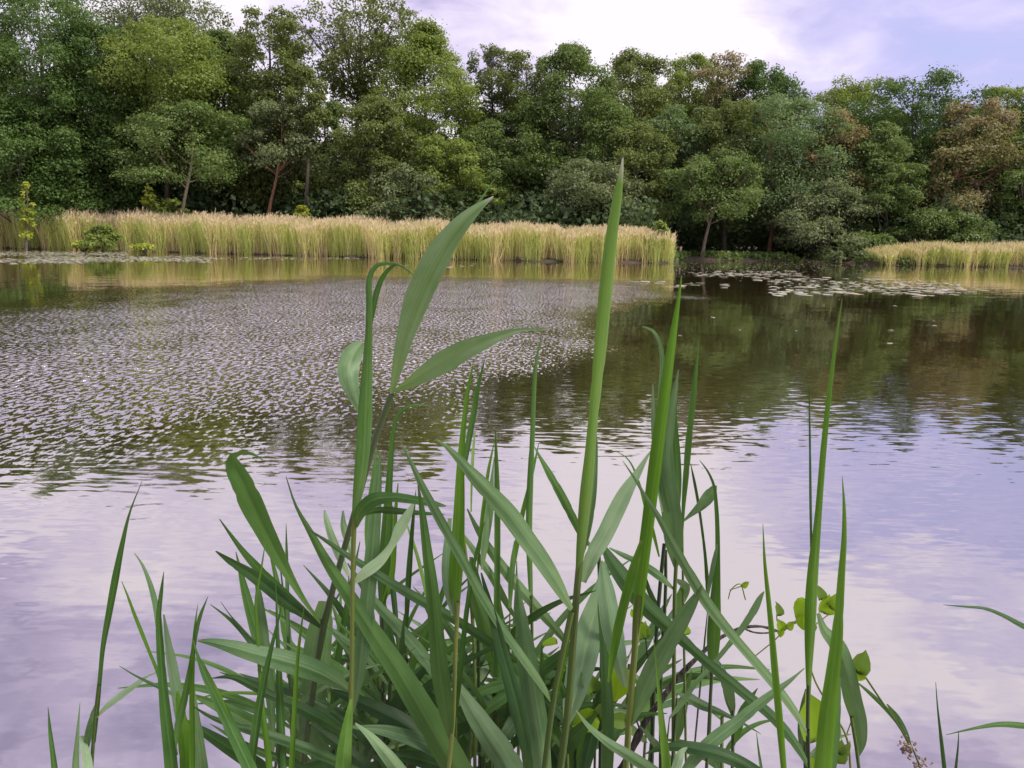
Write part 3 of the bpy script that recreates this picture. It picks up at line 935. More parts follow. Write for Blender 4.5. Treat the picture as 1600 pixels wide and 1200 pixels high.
def leaf_mesh(pts, d0, d1, roll, tilt, mat, org, bow=0.0, ws=None, n=30):
    n = int(np.clip(len(pts) * 5, 16, 36))
    C = catmull(np.array(pts, float), n)
    ch_ = np.array(pts[-1][:2], float) - np.array(pts[0][:2], float)
    sl = abs(ch_[0]) / (np.linalg.norm(ch_) + 1e-6)
    fw = 0.77 if abs(roll) >= 0.8 else (0.92 - 0.22 * float(smooth01((sl - 0.28) / 0.25)) + 0.14 * float(smooth01((sl - 0.82) / 0.15)))
    C[:, 2] = np.maximum(C[:, 2] * (ws or fw), 0.7)
    t = np.linspace(0, 1, n)
    dep = d0 + (d1 - d0) * t + bow * np.sin(np.pi * t)
    P = np.array([at(C[i, 0], C[i, 1], dep[i]) for i in range(n)])
    W_ = np.array([C[i, 2] * px2m(P[i]) for i in range(n)])
    T = np.gradient(P, axis=0)
    T /= np.linalg.norm(T, axis=1)[:, None] + 1e-9
    VD = P - CAM
    VD /= np.linalg.norm(VD, axis=1)[:, None]
    B = np.cross(T, VD)
    B /= np.linalg.norm(B, axis=1)[:, None] + 1e-9
    for _ in range(3):                                   # keep the blade from flipping where it turns
        B[1:-1] = (B[:-2] + 2 * B[1:-1] + B[2:])
        B -= T * np.sum(B * T, 1)[:, None]
        B /= np.linalg.norm(B, axis=1)[:, None] + 1e-9
    N = np.cross(B, T)
    tl = tilt + 0.34 * np.sin(t * 5 + tilt * 7)
    B2 = B * np.cos(tl)[:, None] + N * np.sin(tl)[:, None]
    N2 = np.cross(B2, T)
    m = 9
    u = np.linspace(-1, 1, m)
    A = max(abs(roll), 0.05)
    across = np.sin(u * A) / math.sin(min(A, 1.55))
    depth = (np.cos(u * A) - math.cos(A)) / math.sin(min(A, 1.55)) * np.sign(roll)
    crease = (-0.42 if A < 0.72 else -0.14) * (1 - np.abs(u)) * np.sign(roll)
    off = depth + crease
    pr = across[None] * np.cos(tl)[:, None] - off[None] * np.sin(tl)[:, None]
    W_ = W_ * 2.0 / np.maximum(pr.max(1) - pr.min(1), 0.7)
    q_ = np.linspace(0, 1, 9)
    W_ = W_ * np.interp(t, q_, 1 + rr.normal(0, 0.035, 9)) * (1 - 0.10 * (rr.uniform(size=n) < 0.04))
    wave = 0.06 * np.sin(t * rr.uniform(7, 13) + rr.uniform(0, 6))
    V = (P[:, None] + B2[:, None] * (across[None, :, None] * W_[:, None, None] / 2)
         + N2[:, None] * ((depth + crease)[None, :, None] + wave[:, None, None] * u[None, :, None] ** 2) * W_[:, None, None] / 2)
    uv = np.stack(np.broadcast_arrays((u[None] + 1) / 2, t[:, None]), -1).reshape(-1, 2)
    i = np.arange(n - 1)[:, None] * m
    j = np.arange(m - 1)[None]
    Q = np.stack([i + j, i + j + 1, i + m + j + 1, i + m + j], -1).reshape(-1, 4)
    return make_mesh("leaf", V.reshape(-1, 3) - org, Q, uv=uv, mats=[mat], smooth=True)


def stem_mesh(P, Rd, nodes, mat, org, sides=10):
    V, Q = tube_arrays(P, Rd, sides)
    n = len(P)
    uv = np.stack(np.broadcast_arrays(np.linspace(0, 1, sides)[None] * 0.3 + 0.6, np.linspace(0.3, 1, n)[:, None]), -1).reshape(-1, 2)
    return make_mesh("stem", V - org, Q, uv=uv, mats=[mat], smooth=True)


REED_N = 0


def reed(label, d, leaves, stem=None, sw=9, sm="g", cat="reed", group=None, lean=(0, 0)):
    """leaves: (points[(x, y, width)...], material, dict) measured in the photo at distance d"""
    global REED_N
    REED_N += 1
    if stem is None:
        f = leaves[0][0][0]
        stem = [(f[0], f[1])]
        own = False
    else:
        own = True
    SP = [at(x, y, d) for (x, y) in stem]
    e = SP[-1] if not own else SP[0]
    # the lowest measured point continues down to the water or mud
    P = np.array(SP)
    low = P[np.argmin(P[:, 2])]
    top_first = P[np.argsort(-P[:, 2])]
    if len(P) > 1:
        dv = top_first[-1] - top_first[-2]
        dv = dv / max(1e-6, -dv[2])
        dv[0] = np.clip(dv[0], -0.35, 0.35)
    else:
        dv = np.array([rr.uniform(-0.06, 0.06), 0, -1.0])
    gz = min(0.0, float(ground_h(low[0], max(0.66, d)))) - 0.05
    k = low[2] - gz
    by = max(0.72, d + rr.uniform(-0.05, 0.10)) - d
    foot = low + np.array([dv[0] * k * 0.6, by, -k])
    chain = np.concatenate([top_first, [low + (foot - low) * 0.5 + np.array([dv[0] * k * 0.1, 0, 0])], [foot]])
    CH = catmull(chain, 40, 3) if len(chain) > 2 else catmull(chain, 12)
    if len(chain) == 2:
        CH = np.array([chain[0] * (1 - q) + chain[1] * q for q in np.linspace(0, 1, 12)])
    org = foot.copy()
    root = thing("reed_plant", org, label, cat, group)
    w0 = sw * px2m(low) / 2
    q = np.linspace(0, 1, len(CH))
    Rd = w0 * (0.72 + 0.45 * q)
    if not own:
        Rd[0] = w0 * 0.3
    # swollen joints
    hts = CH[:, 2]
    for (x, y) in stem[1:-1] if own else []:
        zz = at(x, y, d)[2]
        Rd *= 1 + 0.25 * np.exp(-((hts - zz) / 0.006) ** 2)
    st = link("stem", stem_mesh(CH, Rd, None, STEM[sm], org), root)
    for pts, mat, kw in leaves:
        d0 = kw.get("d0", d)
        d1 = d0 + kw.get("dd", rr.uniform(-0.10, 0.12))
        roll = kw.get("roll", rr.choice([-1, 1]) * rr.uniform(0.3, 0.65))
        tilt = kw.get("tilt", rr.uniform(-0.45, 0.45))
        link("leaf", leaf_mesh(pts, d0, d1, roll, tilt, RL[mat], org, kw.get("bow", 0.0), kw.get("ws")), root)
    return root


SPEAR = dict(roll=1.15, tilt=0.35, dd=0.02)
SPEAR2 = dict(roll=-1.1, tilt=-0.3, dd=0.03)
FLAT = dict(roll=0.3, tilt=0.2)

reed("tallest reed with one bright upright spear leaf topped by a dry white tip", 0.86, [
    ([(902, 912, 8), (908, 850, 20), (915, 780, 25), (922, 710, 22), (928, 640, 23), (938, 540, 27), (948, 440, 27), (957, 360, 24), (966, 300, 17), (971, 268, 8), (973, 247, 3)], "spear", dict(ws=0.74, roll=-1.0, tilt=-0.5, dd=-0.05)),
    ([(905, 880, 8), (918, 830, 14), (926, 770, 16), (930, 735, 10), (929, 690, 12), (925, 650, 9), (924, 625, 3)], "grey", dict(roll=1.0, tilt=0.2, dd=0.03)),
    ([(912, 910, 12), (925, 870, 32), (945, 835, 38), (962, 800, 35), (980, 765, 27), (997, 738, 16), (1012, 712, 6), (1019, 702, 2)], "pale", dict(roll=-0.35, tilt=0.25, dd=0.06)),
    ([(884, 1136, 8), (894, 1095, 34), (908, 1040, 45), (920, 990, 44), (933, 945, 34), (944, 900, 18), (952, 860, 3)], "pale", dict(roll=-0.3, tilt=0.2, d0=0.88, dd=0.1)),
], stem=[(920, 740), (903, 905), (884, 1140), (876, 1200)], sw=14, sm="g")

reed("reed whose wide pale green leaf arches up to the left in the clump's middle", 0.83, [
    ([(893, 952, 10), (878, 925, 24), (855, 888, 36), (825, 845, 41), (795, 803, 43), (765, 770, 38), (735, 738, 28), (708, 708, 16), (690, 692, 6), (681, 686, 2)], "grey", dict(roll=0.4, tilt=-0.35, dd=-0.04)),
    ([(862, 1095, 8), (845, 1068, 14), (815, 1025, 18), (780, 975, 19), (750, 925, 20), (720, 870, 22), (692, 820, 21), (665, 770, 17), (642, 722, 9), (626, 690, 2)], "grey", dict(roll=0.5, tilt=-0.3, dd=-0.08)),
    ([(868, 1092, 6), (878, 1040, 12), (886, 1000, 10), (892, 962, 5)], "fresh", dict(roll=1.0, tilt=0.2, dd=0.0)),
], stem=[(893, 955), (864, 1098), (851, 1200)], sw=12, sm="g")

reed("reed with a thick bright green spear leaf right of the tallest one", 0.79, [
    ([(990, 1012, 8), (996, 960, 20), (1003, 890, 27), (1012, 820, 27), (1022, 740, 27), (1033, 655, 25), (1043, 580, 21), (1052, 520, 15), (1060, 468, 8), (1065, 430, 2)], "fresh", dict(ws=0.74, roll=1.1, tilt=0.5, dd=-0.03)),
    ([(951, 1066, 5), (959, 1015, 16), (974, 948, 20), (990, 890, 19), (1003, 845, 8)], "fresh", dict(roll=-0.9, tilt=0.2, dd=-0.02, d0=0.78)),
    ([(984, 1134, 8), (1000, 1090, 34), (1022, 1045, 40), (1045, 1005, 37), (1068, 965, 29), (1086, 935, 16), (1097, 915, 3)], "grey", dict(roll=-0.35, tilt=0.2, dd=-0.02)),
    ([(977, 1074, 8), (968, 1035, 26), (958, 990, 34), (950, 945, 32), (944, 905, 22), (940, 876, 4)], "pale", dict(roll=0.4, tilt=0.1, d0=0.80, dd=0.05)),
], stem=[(1000, 930), (987, 1072), (978, 1200)], sw=13, sm="y")

reed("reed with an upright folded leaf whose thin tip hooks over to the right", 0.84, [
    ([(552, 824, 7), (559, 775, 20), (566, 715, 29), (570, 650, 29), (573, 590, 22), (576, 530, 16), (577, 470, 13), (578, 432, 12), (586, 416, 10), (602, 411, 7), (622, 413, 5), (638, 422, 4), (650, 436, 2)], "green", dict(roll=-0.8, tilt=-0.3, dd=-0.02)),
    ([(578, 520, 4), (583, 485, 9), (590, 452, 11), (600, 430, 9), (612, 417, 6), (624, 412, 2)], "green", dict(roll=0.7, dd=0.0)),
    ([(566, 650, 4), (550, 610, 24), (544, 578, 36), (552, 552, 32), (566, 535, 14)], "grey", dict(roll=0.5, tilt=0.1, d0=0.87, dd=0.06)),
    ([(555, 822, 10), (563, 800, 22), (580, 783, 26), (610, 777, 19), (640, 780, 16), (672, 786, 13), (697, 791, 3)], "green", dict(roll=0.5, tilt=0.4, dd=-0.05)),
    ([(560, 806, 5), (590, 797, 12), (625, 799, 12), (660, 802, 8), (694, 804, 2)], "dark", dict(roll=0.5, dd=0.06, d0=0.87)),
    ([(554, 910, 10), (570, 895, 24), (594, 876, 22), (612, 852, 16), (626, 824, 26), (638, 803, 18), (648, 783, 3)], "pale", dict(roll=0.4, tilt=0.1, dd=0.05)),
    ([(547, 1080, 8), (522, 1062, 28), (484, 1044, 38), (440, 1031, 37), (398, 1021, 31), (360, 1010, 23), (330, 1003, 13), (309, 1001, 3)], "grey", dict(roll=0.45, tilt=0.25, dd=-0.06)),
    ([(549, 1092, 4), (543, 1130, 16), (538, 1170, 24), (534, 1215, 26)], "fresh", dict(roll=0.7, tilt=0.1, dd=-0.05, d0=0.82)),
    ([(552, 1112, 4), (560, 1060, 17), (567, 1000, 25), (574, 940, 26), (580, 880, 25), (585, 820, 21), (590, 760, 14), (594, 705, 3)], "grey", dict(roll=0.6, tilt=0.2, d0=0.86, dd=0.05)),
], stem=[(560, 760), (553, 825), (551, 915), (549, 1088), (545, 1200)], sw=9, sm="y")

reed("leaning reed with a broad leaf sweeping up to the right before the reed bed", 0.95, [
    ([(612, 614, 8), (622, 570, 20), (634, 522, 33), (652, 468, 46), (676, 415, 48), (702, 372, 40), (728, 342, 27), (750, 322, 14), (764, 312, 6), (771, 307, 2)], "lit", dict(roll=0.5, tilt=0.3, dd=-0.06, ws=0.86)),
    ([(668, 440, 6), (692, 398, 12), (718, 360, 10), (740, 328, 8), (757, 303, 5), (773, 279, 1)], "green", dict(roll=0.5, d0=0.97, dd=0.03)),
    ([(616, 612, 5), (638, 600, 17), (668, 582, 30), (700, 562, 38), (728, 546, 34), (760, 533, 24), (792, 521, 13), (816, 515, 6), (836, 515, 4), (857, 514, 5)], "lit", dict(ws=0.9, roll=-0.4, tilt=-0.3, dd=-0.05)),
    ([(505, 978, 4), (478, 942, 8), (455, 905, 15), (435, 870, 24), (414, 830, 33), (394, 790, 38), (377, 752, 36), (365, 728, 28), (363, 714, 16), (374, 708, 7), (390, 708, 6), (402, 713, 4), (412, 720, 1)], "green", dict(roll=-0.35, tilt=-0.2, dd=-0.12)),
    ([(500, 978, 5), (470, 952, 17), (440, 925, 22), (410, 895, 19), (385, 868, 14), (360, 835, 7), (343, 811, 2)], "green", dict(roll=0.6, tilt=0.2, dd=-0.10)),
    ([(503, 982, 5), (475, 960, 18), (448, 941, 26), (418, 917, 27), (390, 896, 24), (360, 877, 14), (337, 861, 3)], "dark", dict(roll=-0.5, tilt=0.3, dd=-0.10)),
    ([(508, 938, 22), (500, 985, 42), (493, 1045, 47), (486, 1105, 42), (476, 1155, 22), (470, 1182, 3)], "grey", dict(roll=0.35, tilt=0.1, d0=0.99, dd=0.02)),
], stem=[(612, 616), (592, 668), (560, 780), (530, 885), (505, 980), (489, 1080), (474, 1190)], sw=12, sm="d")

reed("reed with a broad yellowish sheath standing upright left of the arching pale leaf", 0.84, [
    ([(713, 965, 6), (711, 925, 26), (713, 880, 30), (716, 830, 25), (718, 780, 20), (720, 720, 15), (725, 660, 11), (731, 610, 8), (739, 570, 2)], "fresh", dict(roll=0.8, tilt=0.2, dd=0.02)),
    ([(708, 962, 6), (699, 915, 16), (698, 860, 14), (703, 810, 6)], "pale", dict(roll=-0.5, dd=0.03)),
    ([(704, 1156, 6), (697, 1110, 27), (688, 1050, 30), (681, 980, 26), (674, 910, 22), (666, 850, 17), (659, 795, 10), (653, 757, 2)], "green", dict(roll=0.5, tilt=0.15, dd=-0.06)),
    ([(707, 1150, 5), (716, 1080, 10), (724, 1000, 11), (734, 920, 9), (745, 860, 6), (757, 815, 2)], "green", dict(roll=0.9, dd=0.03)),
], stem=[(716, 940), (713, 985), (706, 1155), (701, 1200)], sw=9, sm="y")

reed("large near reed leaf sweeping from the bottom edge up to the left", 0.86, [
    ([(735, 1240, 58), (700, 1178, 60), (664, 1116, 57), (624, 1050, 50), (584, 990, 40), (546, 932, 31), (512, 880, 23), (484, 830, 14), (462, 790, 6), (447, 745, 2)], "green", dict(roll=0.35, tilt=0.35, dd=0.03)),
], sw=12)
reed("grey reed leaf rising broad from the bottom edge under the yellowish sheath", 0.86, [
    ([(815, 1240, 62), (785, 1180, 57), (758, 1140, 49), (735, 1105, 36), (716, 1072, 18), (704, 1040, 3)], "grey", dict(roll=0.3, tilt=0.1, dd=0.06)),
], sw=12)
reed("straight upright grey leaf at bottom between dark blade and tallest reed stem", 0.88, [
    ([(848, 1225, 32), (842, 1160, 38), (833, 1100, 41), (825, 1040, 36), (817, 985, 27), (811, 940, 13), (808, 905, 3)], "grey", dict(roll=0.3, tilt=-0.2, dd=0.02)),
], sw=11)
reed("dark folded blade curving to the bottom edge left of the upright grey leaf", 0.78, [
    ([(828, 1225, 12), (822, 1170, 20), (808, 1105, 26), (792, 1045, 25), (777, 990, 18), (764, 940, 11), (752, 895, 3)], "dark", dict(roll=-0.6, tilt=0.3, dd=0.03)),
], sw=9)
reed("long narrow leaf dipping rightwards across the stems behind the yellowish sheath", 0.92, [
    ([(818, 1040, 5), (790, 1022, 17), (742, 988, 20), (692, 957, 21), (645, 931, 22), (608, 909, 20), (575, 888, 17), (540, 866, 12), (508, 844, 8), (480, 826, 2)], "dark", dict(roll=0.5, tilt=0.2, dd=-0.05)),
], sw=7)
reed("greyish leaf slanting down behind the large near sweeping leaf", 0.9, [
    ([(712, 1096, 8), (686, 1058, 24), (652, 1014, 27), (615, 972, 24), (585, 940, 20), (560, 905, 12), (543, 880, 3)], "grey", dict(roll=0.4, dd=0.02)),
], sw=8)
reed("thin straight blade standing alone just right of the arching pale leaf's middle", 0.98, [
    ([(772, 1120, 8), (774, 1040, 12), (776, 960, 13), (777, 880, 13), (777, 800, 12), (776, 740, 10), (775, 700, 6), (774, 668, 1)], "green", SPEAR),
    ([(745, 905, 3), (750, 840, 7), (757, 780, 7), (764, 730, 6), (773, 688, 1)], "fresh", dict(roll=0.8, dd=0.02)),
    ([(753, 890, 4), (758, 845, 14), (765, 790, 15), (769, 745, 5), (772, 715, 1)], "grey", dict(roll=0.5, dd=0.04)),
], stem=[(772, 1085), (772, 1140), (771, 1200)], sw=9)
reed("tall thin blade crossing the arching pale leaf near its base", 1.0, [
    ([(832, 1010, 4), (829, 920, 9), (827, 860, 12), (827, 800, 13), (829, 740, 12), (832, 680, 10), (834, 620, 9), (838, 565, 6), (846, 522, 1)], "green", SPEAR2),
    ([(798, 915, 3), (806, 860, 8), (816, 805, 8), (828, 755, 6), (836, 720, 4), (842, 692, 1)], "fresh", dict(roll=0.7, dd=0.03)),
], stem=[(831, 930), (832, 1050), (833, 1200)], sw=6)
reed("short dark blade with its tip right below the arching pale leaf", 0.98, [
    ([(797, 950, 5), (798, 915, 9), (801, 880, 9), (804, 845, 2)], "green", dict(roll=0.7, dd=0.03)),
], sw=5)
reed("plain leaf leaning left behind the tallest reed's stem at water level", 0.93, [
    ([(930, 862, 4), (910, 838, 13), (893, 805, 18), (875, 770, 18), (857, 738, 14), (842, 711, 6), (835, 698, 2)], "green", dict(roll=0.5, dd=0.03)),
], stem=[(935, 850), (940, 1000), (938, 1200)], sw=8, sm="d")
reed("slim pair of pointed blades rising left of the thin straight blade", 0.97, [
    ([(712, 800, 4), (722, 745, 9), (733, 685, 12), (742, 635, 12), (749, 595, 7), (758, 560, 1)], "green", SPEAR),
    ([(736, 800, 3), (737, 750, 5), (739, 710, 6), (742, 675, 2)], "fresh", dict(roll=0.8)),
    ([(720, 830, 4), (740, 860, 14), (768, 900, 17), (790, 940, 14), (806, 968, 4)], "grey", dict(roll=0.4, dd=0.05)),
], stem=[(718, 790), (738, 960), (742, 1200)], sw=7)
reed("narrow reed whose pale tip bends right above the water's dark reflection", 1.0, [
    ([(596, 990, 5), (598, 930, 14), (601, 870, 19), (605, 810, 17), (608, 755, 12), (611, 710, 10), (615, 672, 8), (624, 645, 6), (640, 634, 5), (655, 632, 4), (672, 634, 1)], "green", dict(roll=0.7, tilt=0.2, dd=0.0)),
    ([(592, 960, 5), (612, 900, 12), (616, 850, 10), (618, 800, 8), (622, 755, 2)], "fresh", dict(roll=0.8)),
], stem=[(598, 960), (600, 1080), (596, 1200)], sw=7, sm="d")
reed("dark upright blade between the hooked tip reed and the yellowish sheath", 1.02, [
    ([(634, 1010, 4), (636, 950, 10), (639, 895, 12), (643, 840, 9), (647, 795, 5), (650, 765, 1)], "dark", SPEAR),
    ([(668, 945, 3), (660, 900, 6), (650, 862, 6), (640, 832, 4), (630, 805, 1)], "fresh", dict(roll=0.6)),
], stem=[(634, 990), (636, 1090), (640, 1200)], sw=7, sm="d")
reed("dark blade standing behind the stems left of the tip bent to the right", 1.04, [
    ([(622, 1020, 4), (618, 960, 10), (612, 900, 11), (610, 840, 9), (614, 790, 2)], "dark", SPEAR2),
    ([(583, 905, 3), (575, 850, 10), (577, 800, 12), (584, 750, 10), (588, 700, 2)], "green", dict(roll=0.7)),
], sw=7, sm="d")
reed("two faint short pale blades standing left of the hooked tip reed", 1.1, [
    ([(545, 900, 5), (530, 868, 14), (518, 838, 13), (510, 812, 9), (507, 797, 3)], "pale", dict(roll=0.4, dd=0.02)),
    ([(556, 880, 4), (545, 850, 11), (537, 822, 11), (536, 798, 3)], "pale", dict(roll=0.4, dd=0.02)),
], sw=6)

# --- right part of the clump
reed("reed with a broad pale upright leaf behind the thick bright spear", 0.97, [
    ([(1056, 888, 6), (1053, 855, 26), (1049, 805, 34), (1043, 755, 30), (1041, 705, 22), (1047, 655, 16), (1054, 615, 10), (1060, 578, 2)], "grey", dict(roll=0.45, tilt=0.1, dd=0.0)),
    ([(1051, 845, 4), (1058, 780, 12), (1057, 720, 15), (1053, 660, 12), (1055, 610, 5), (1057, 590, 1)], "green", dict(roll=0.7, dd=0.03)),
    ([(1046, 800, 4), (1034, 730, 12), (1030, 670, 12), (1033, 610, 10), (1035, 565, 9), (1030, 533, 7), (1019, 516, 5), (1003, 510, 1)], "grey", dict(roll=0.7, dd=0.02)),
    ([(1052, 920, 5), (1030, 900, 17), (1000, 880, 16), (975, 868, 11), (952, 856, 3)], "grey", dict(roll=0.4, dd=-0.02)),
    ([(1056, 905, 4), (1070, 915, 16), (1064, 935, 18), (1054, 960, 6)], "grey", dict(roll=0.4, dd=0.05)),
    ([(1035, 800, 4), (1026, 730, 9), (1021, 660, 8), (1020, 600, 2)], "pale", dict(roll=0.6, dd=0.02)),
], stem=[(1057, 870), (1055, 905), (1053, 1050), (1052, 1200)], sw=8, sm="g")
reed("narrow spear leaf standing just right of the broad pale upright leaf", 0.99, [
    ([(1066, 840, 3), (1068, 790, 8), (1072, 740, 12), (1077, 680, 13), (1082, 630, 12), (1087, 580, 8), (1092, 528, 1)], "green", SPEAR),
], stem=[(1066, 830), (1068, 960), (1072, 1200)], sw=5)
reed("dark thin bare blade leaning left of the reed with the nodding curved tip", 1.0, [
    ([(1106, 950, 3), (1105, 910, 8), (1102, 870, 6), (1096, 820, 5), (1090, 780, 6), (1084, 748, 5), (1079, 724, 1)], "dark", dict(roll=0.8, dd=0.02)),
], sw=4, sm="d")
reed("reed with an olive sheath and a nodding curved tip standing over open water", 0.93, [
    ([(1112, 1055, 5), (1114, 1020, 21), (1116, 975, 27), (1118, 930, 21), (1121, 880, 11), (1121, 830, 9), (1119, 790, 8), (1115, 757, 6), (1105, 735, 4), (1093, 719, 1)], "green", dict(roll=0.8, tilt=0.15, dd=0.01)),
    ([(1066, 816, 3), (1083, 801, 12), (1098, 787, 22), (1110, 772, 26), (1118, 758, 8)], "grey", dict(roll=0.4, d0=1.0, dd=0.0)),
    ([(1104, 940, 4), (1110, 905, 7), (1117, 870, 7), (1121, 850, 2)], "grey", dict(roll=0.6, dd=0.0)),
    ([(1109, 1060, 5), (1105, 1045, 12), (1098, 1030, 9), (1094, 1020, 3)], "pale", dict(roll=0.5, dd=0.01)),
], stem=[(1113, 1040), (1111, 1070), (1108, 1140), (1104, 1200)], sw=7, sm="d")
reed("long blade slanting down rightwards across the olive sheathed reed", 0.80, [
    ([(1264, 1152, 5), (1244, 1115, 16), (1212, 1072, 20), (1176, 1030, 20), (1140, 988, 22), (1106, 944, 25), (1075, 893, 24), (1050, 848, 18), (1029, 808, 13), (1008, 775, 8), (988, 742, 5), (973, 720, 1)], "grey", dict(roll=0.55, tilt=-0.3, dd=-0.05)),
], stem=[(1263, 1140), (1264, 1200)], sw=6, sm="d")
reed("dark broad blade slanting down rightwards below the thick bright spear", 0.84, [
    ([(1268, 1205, 6), (1240, 1158, 20), (1205, 1118, 23), (1165, 1085, 23), (1125, 1052, 23), (1088, 1020, 24), (1050, 985, 30), (1010, 948, 38), (975, 905, 38), (950, 868, 22), (938, 845, 4)], "dark", dict(roll=0.4, tilt=-0.2, dd=0.06)),
], sw=7)
reed("thin blade rising to the right across the olive sheath towards the twig", 0.90, [
    ([(1046, 1122, 4), (1064, 1100, 13), (1085, 1070, 10), (1112, 1040, 9), (1140, 1006, 12), (1162, 978, 14), (1180, 950, 16), (1190, 930, 8), (1194, 924, 2)], "grey", dict(roll=0.6, tilt=0.2, dd=0.02)),
], sw=5, sm="d")
reed("blade bending up to the right from the bottom edge below the olive sheath", 0.74, [
    ([(1060, 1225, 18), (1085, 1185, 26), (1118, 1154, 29), (1148, 1131, 26), (1178, 1106, 21), (1207, 1084, 16), (1235, 1063, 8), (1257, 1044, 2)], "grey", dict(roll=0.4, tilt=0.2, dd=0.05)),
], sw=8)
reed("small dark drooping leaf with a yellow tip behind the olive sheathed stem", 0.96, [
    ([(1058, 1083, 3), (1076, 1091, 15), (1098, 1102, 19), (1120, 1111, 13), (1145, 1122, 7), (1166, 1133, 5), (1189, 1147, 1)], "dark", dict(roll=0.4, dd=-0.02)),
], sw=5, sm="d")
reed("dark leaf lying flat along the bottom edge right of centre", 0.72, [
    ([(1212, 1230, 16), (1175, 1202, 24), (1140, 1184, 25), (1100, 1172, 22), (1060, 1166, 17), (1030, 1170, 10), (1008, 1178, 2)], "dark", dict(roll=0.4, tilt=0.3, dd=0.04)),
], sw=8)
reed("bright upright blade at the bottom edge under the wide leaf of the thick spear reed", 0.70, [
    ([(1044, 1235, 20), (1040, 1180, 17), (1034, 1130, 13), (1030, 1085, 8), (1026, 1040, 4), (1020, 990, 1)], "fresh", dict(roll=0.8, dd=0.05)),
    ([(1052, 1230, 10), (1058, 1195, 16), (1068, 1172, 8), (1074, 1168, 2)], "pale", dict(roll=0.4, dd=0.02)),
], sw=9)
reed("tall spear leaf standing alone on the right, tip against the far lily pads", 0.88, [
    ([(1263, 1110, 5), (1264, 1050, 12), (1266, 985, 20), (1268, 925, 22), (1271, 880, 20), (1277, 820, 15), (1282, 760, 13), (1287, 700, 12), (1293, 640, 10), (1300, 580, 8), (1308, 520, 5), (1316, 466, 1)], "fresh", dict(roll=-1.0, tilt=-0.4, dd=0.0)),
    ([(1268, 890, 3), (1267, 820, 4), (1266, 740, 4), (1265, 660, 3), (1264, 598, 1)], "dark", dict(roll=0.6, dd=0.02)),
], stem=[(1263, 1070), (1262, 1140), (1262, 1200)], sw=8, sm="d")
reed("thick near blade widening downwards just right of the lone tall spear", 0.64, [
    ([(1282, 1250, 38), (1290, 1150, 33), (1299, 1070, 28), (1307, 1005, 23), (1311, 955, 18), (1315, 895, 14), (1319, 840, 10), (1319, 790, 6), (1316, 744, 1)], "fresh", dict(roll=0.9, tilt=0.3, dd=0.04)),
    ([(1296, 1240, 12), (1303, 1160, 16), (1309, 1100, 10), (1312, 1060, 3)], "green", dict(roll=0.6, d0=0.66, dd=0.04)),
], sw=12)
reed("short slim spear leaf at the bottom right, left of the lone tall spear", 0.74, [
    ([(1228, 1240, 10), (1222, 1170, 13), (1216, 1105, 15), (1210, 1040, 14), (1205, 980, 11), (1200, 930, 9), (1195, 880, 6), (1192, 818, 1)], "fresh", dict(roll=1.0, tilt=0.3, dd=0.03)),
], sw=8)
reed("dark dying leaf hanging down among the yellow vine leaves at right", 0.92, [
    ([(1278, 958, 6), (1288, 985, 15), (1306, 1005, 24), (1322, 1045, 30), (1333, 1095, 29), (1344, 1135, 22), (1346, 1165, 12), (1341, 1182, 3)], "grey", dict(roll=0.5, tilt=0.2, dd=0.0)),
], stem=[(1330, 1120), (1337, 1160), (1342, 1200)], sw=7, sm="g")
hd = reed("bent reed at bottom right carrying a small brown seed cluster", 0.95, [
    ([(1418, 1158, 4), (1402, 1128, 10), (1380, 1103, 10), (1358, 1082, 8), (1337, 1064, 2)], "green", dict(roll=0.4, dd=0.02)),
    ([(1424, 1170, 5), (1412, 1140, 12), (1398, 1115, 9), (1386, 1100, 3)], "grey", dict(roll=0.5, dd=0.0)),
], stem=[(1351, 1056), (1372, 1088), (1392, 1116), (1416, 1152), (1436, 1192), (1442, 1210)], sw=4, sm="g")
acc_v, acc_q, off = [], [], 0
for k in range(80):
    q = rr.uniform()
    cx_, cy_ = (1420, 1167) if q < 0.55 else (1436, 1192)
    p = at(cx_ + rr.normal(0, 6.5), cy_ + rr.normal(0, 6), 0.945 + rr.normal(0, 0.004))
    s = rr.uniform(0.7, 1.8) * 0.001
    Dv = rand_dirs(rr, 1)[0]
    Vt, Qt = tube_arrays(np.array([p - Dv * s * 1.8, p - Dv * s, p + Dv * s, p + Dv * s * 1.8]), np.array([0.2, 1, 1, 0.2]) * s, 6)
    acc_v.append(Vt - np.array(hd.location))
    acc_q.append(Qt + off)
    off += len(Vt)
link("seed_head", make_mesh("seed_head", np.concatenate(acc_v), np.concatenate(acc_q), mats=[foliage_mat("dry_seeds", (0.08, 0.05, 0.035), (0.38, 0.29, 0.23), 0.0)], smooth=True), hd)
reed("reed outside the frame whose two thin leaves reach in at the right edge", 0.9, [
    ([(1690, 1020, 14), (1640, 996, 12), (1600, 979, 10), (1568, 962, 8), (1540, 951, 6), (1510, 948, 4), (1474, 945, 1)], "grey", dict(roll=0.5, tilt=0.3, dd=-0.03)),
    ([(1690, 1165, 14), (1640, 1142, 14), (1598, 1134, 12), (1560, 1132, 9), (1528, 1137, 5), (1478, 1148, 1)], "green", dict(roll=0.5, tilt=0.3, dd=-0.03)),
], stem=[(1690, 960), (1690, 1100), (1692, 1220)], sw=9)
reed("small needle thin dark blade tip at the bottom right, taller one of two", 0.7, [
    ([(1480, 1240, 10), (1475, 1195, 8), (1470, 1150, 6), (1465, 1105, 3), (1462, 1066, 1)], "dark", SPEAR)], sw=6)
reed("shorter needle thin dark blade tip at the bottom right corner", 0.72, [
    ([(1490, 1240, 7), (1494, 1195, 5), (1497, 1165, 3), (1498, 1142, 1)], "dark", SPEAR)], sw=5)
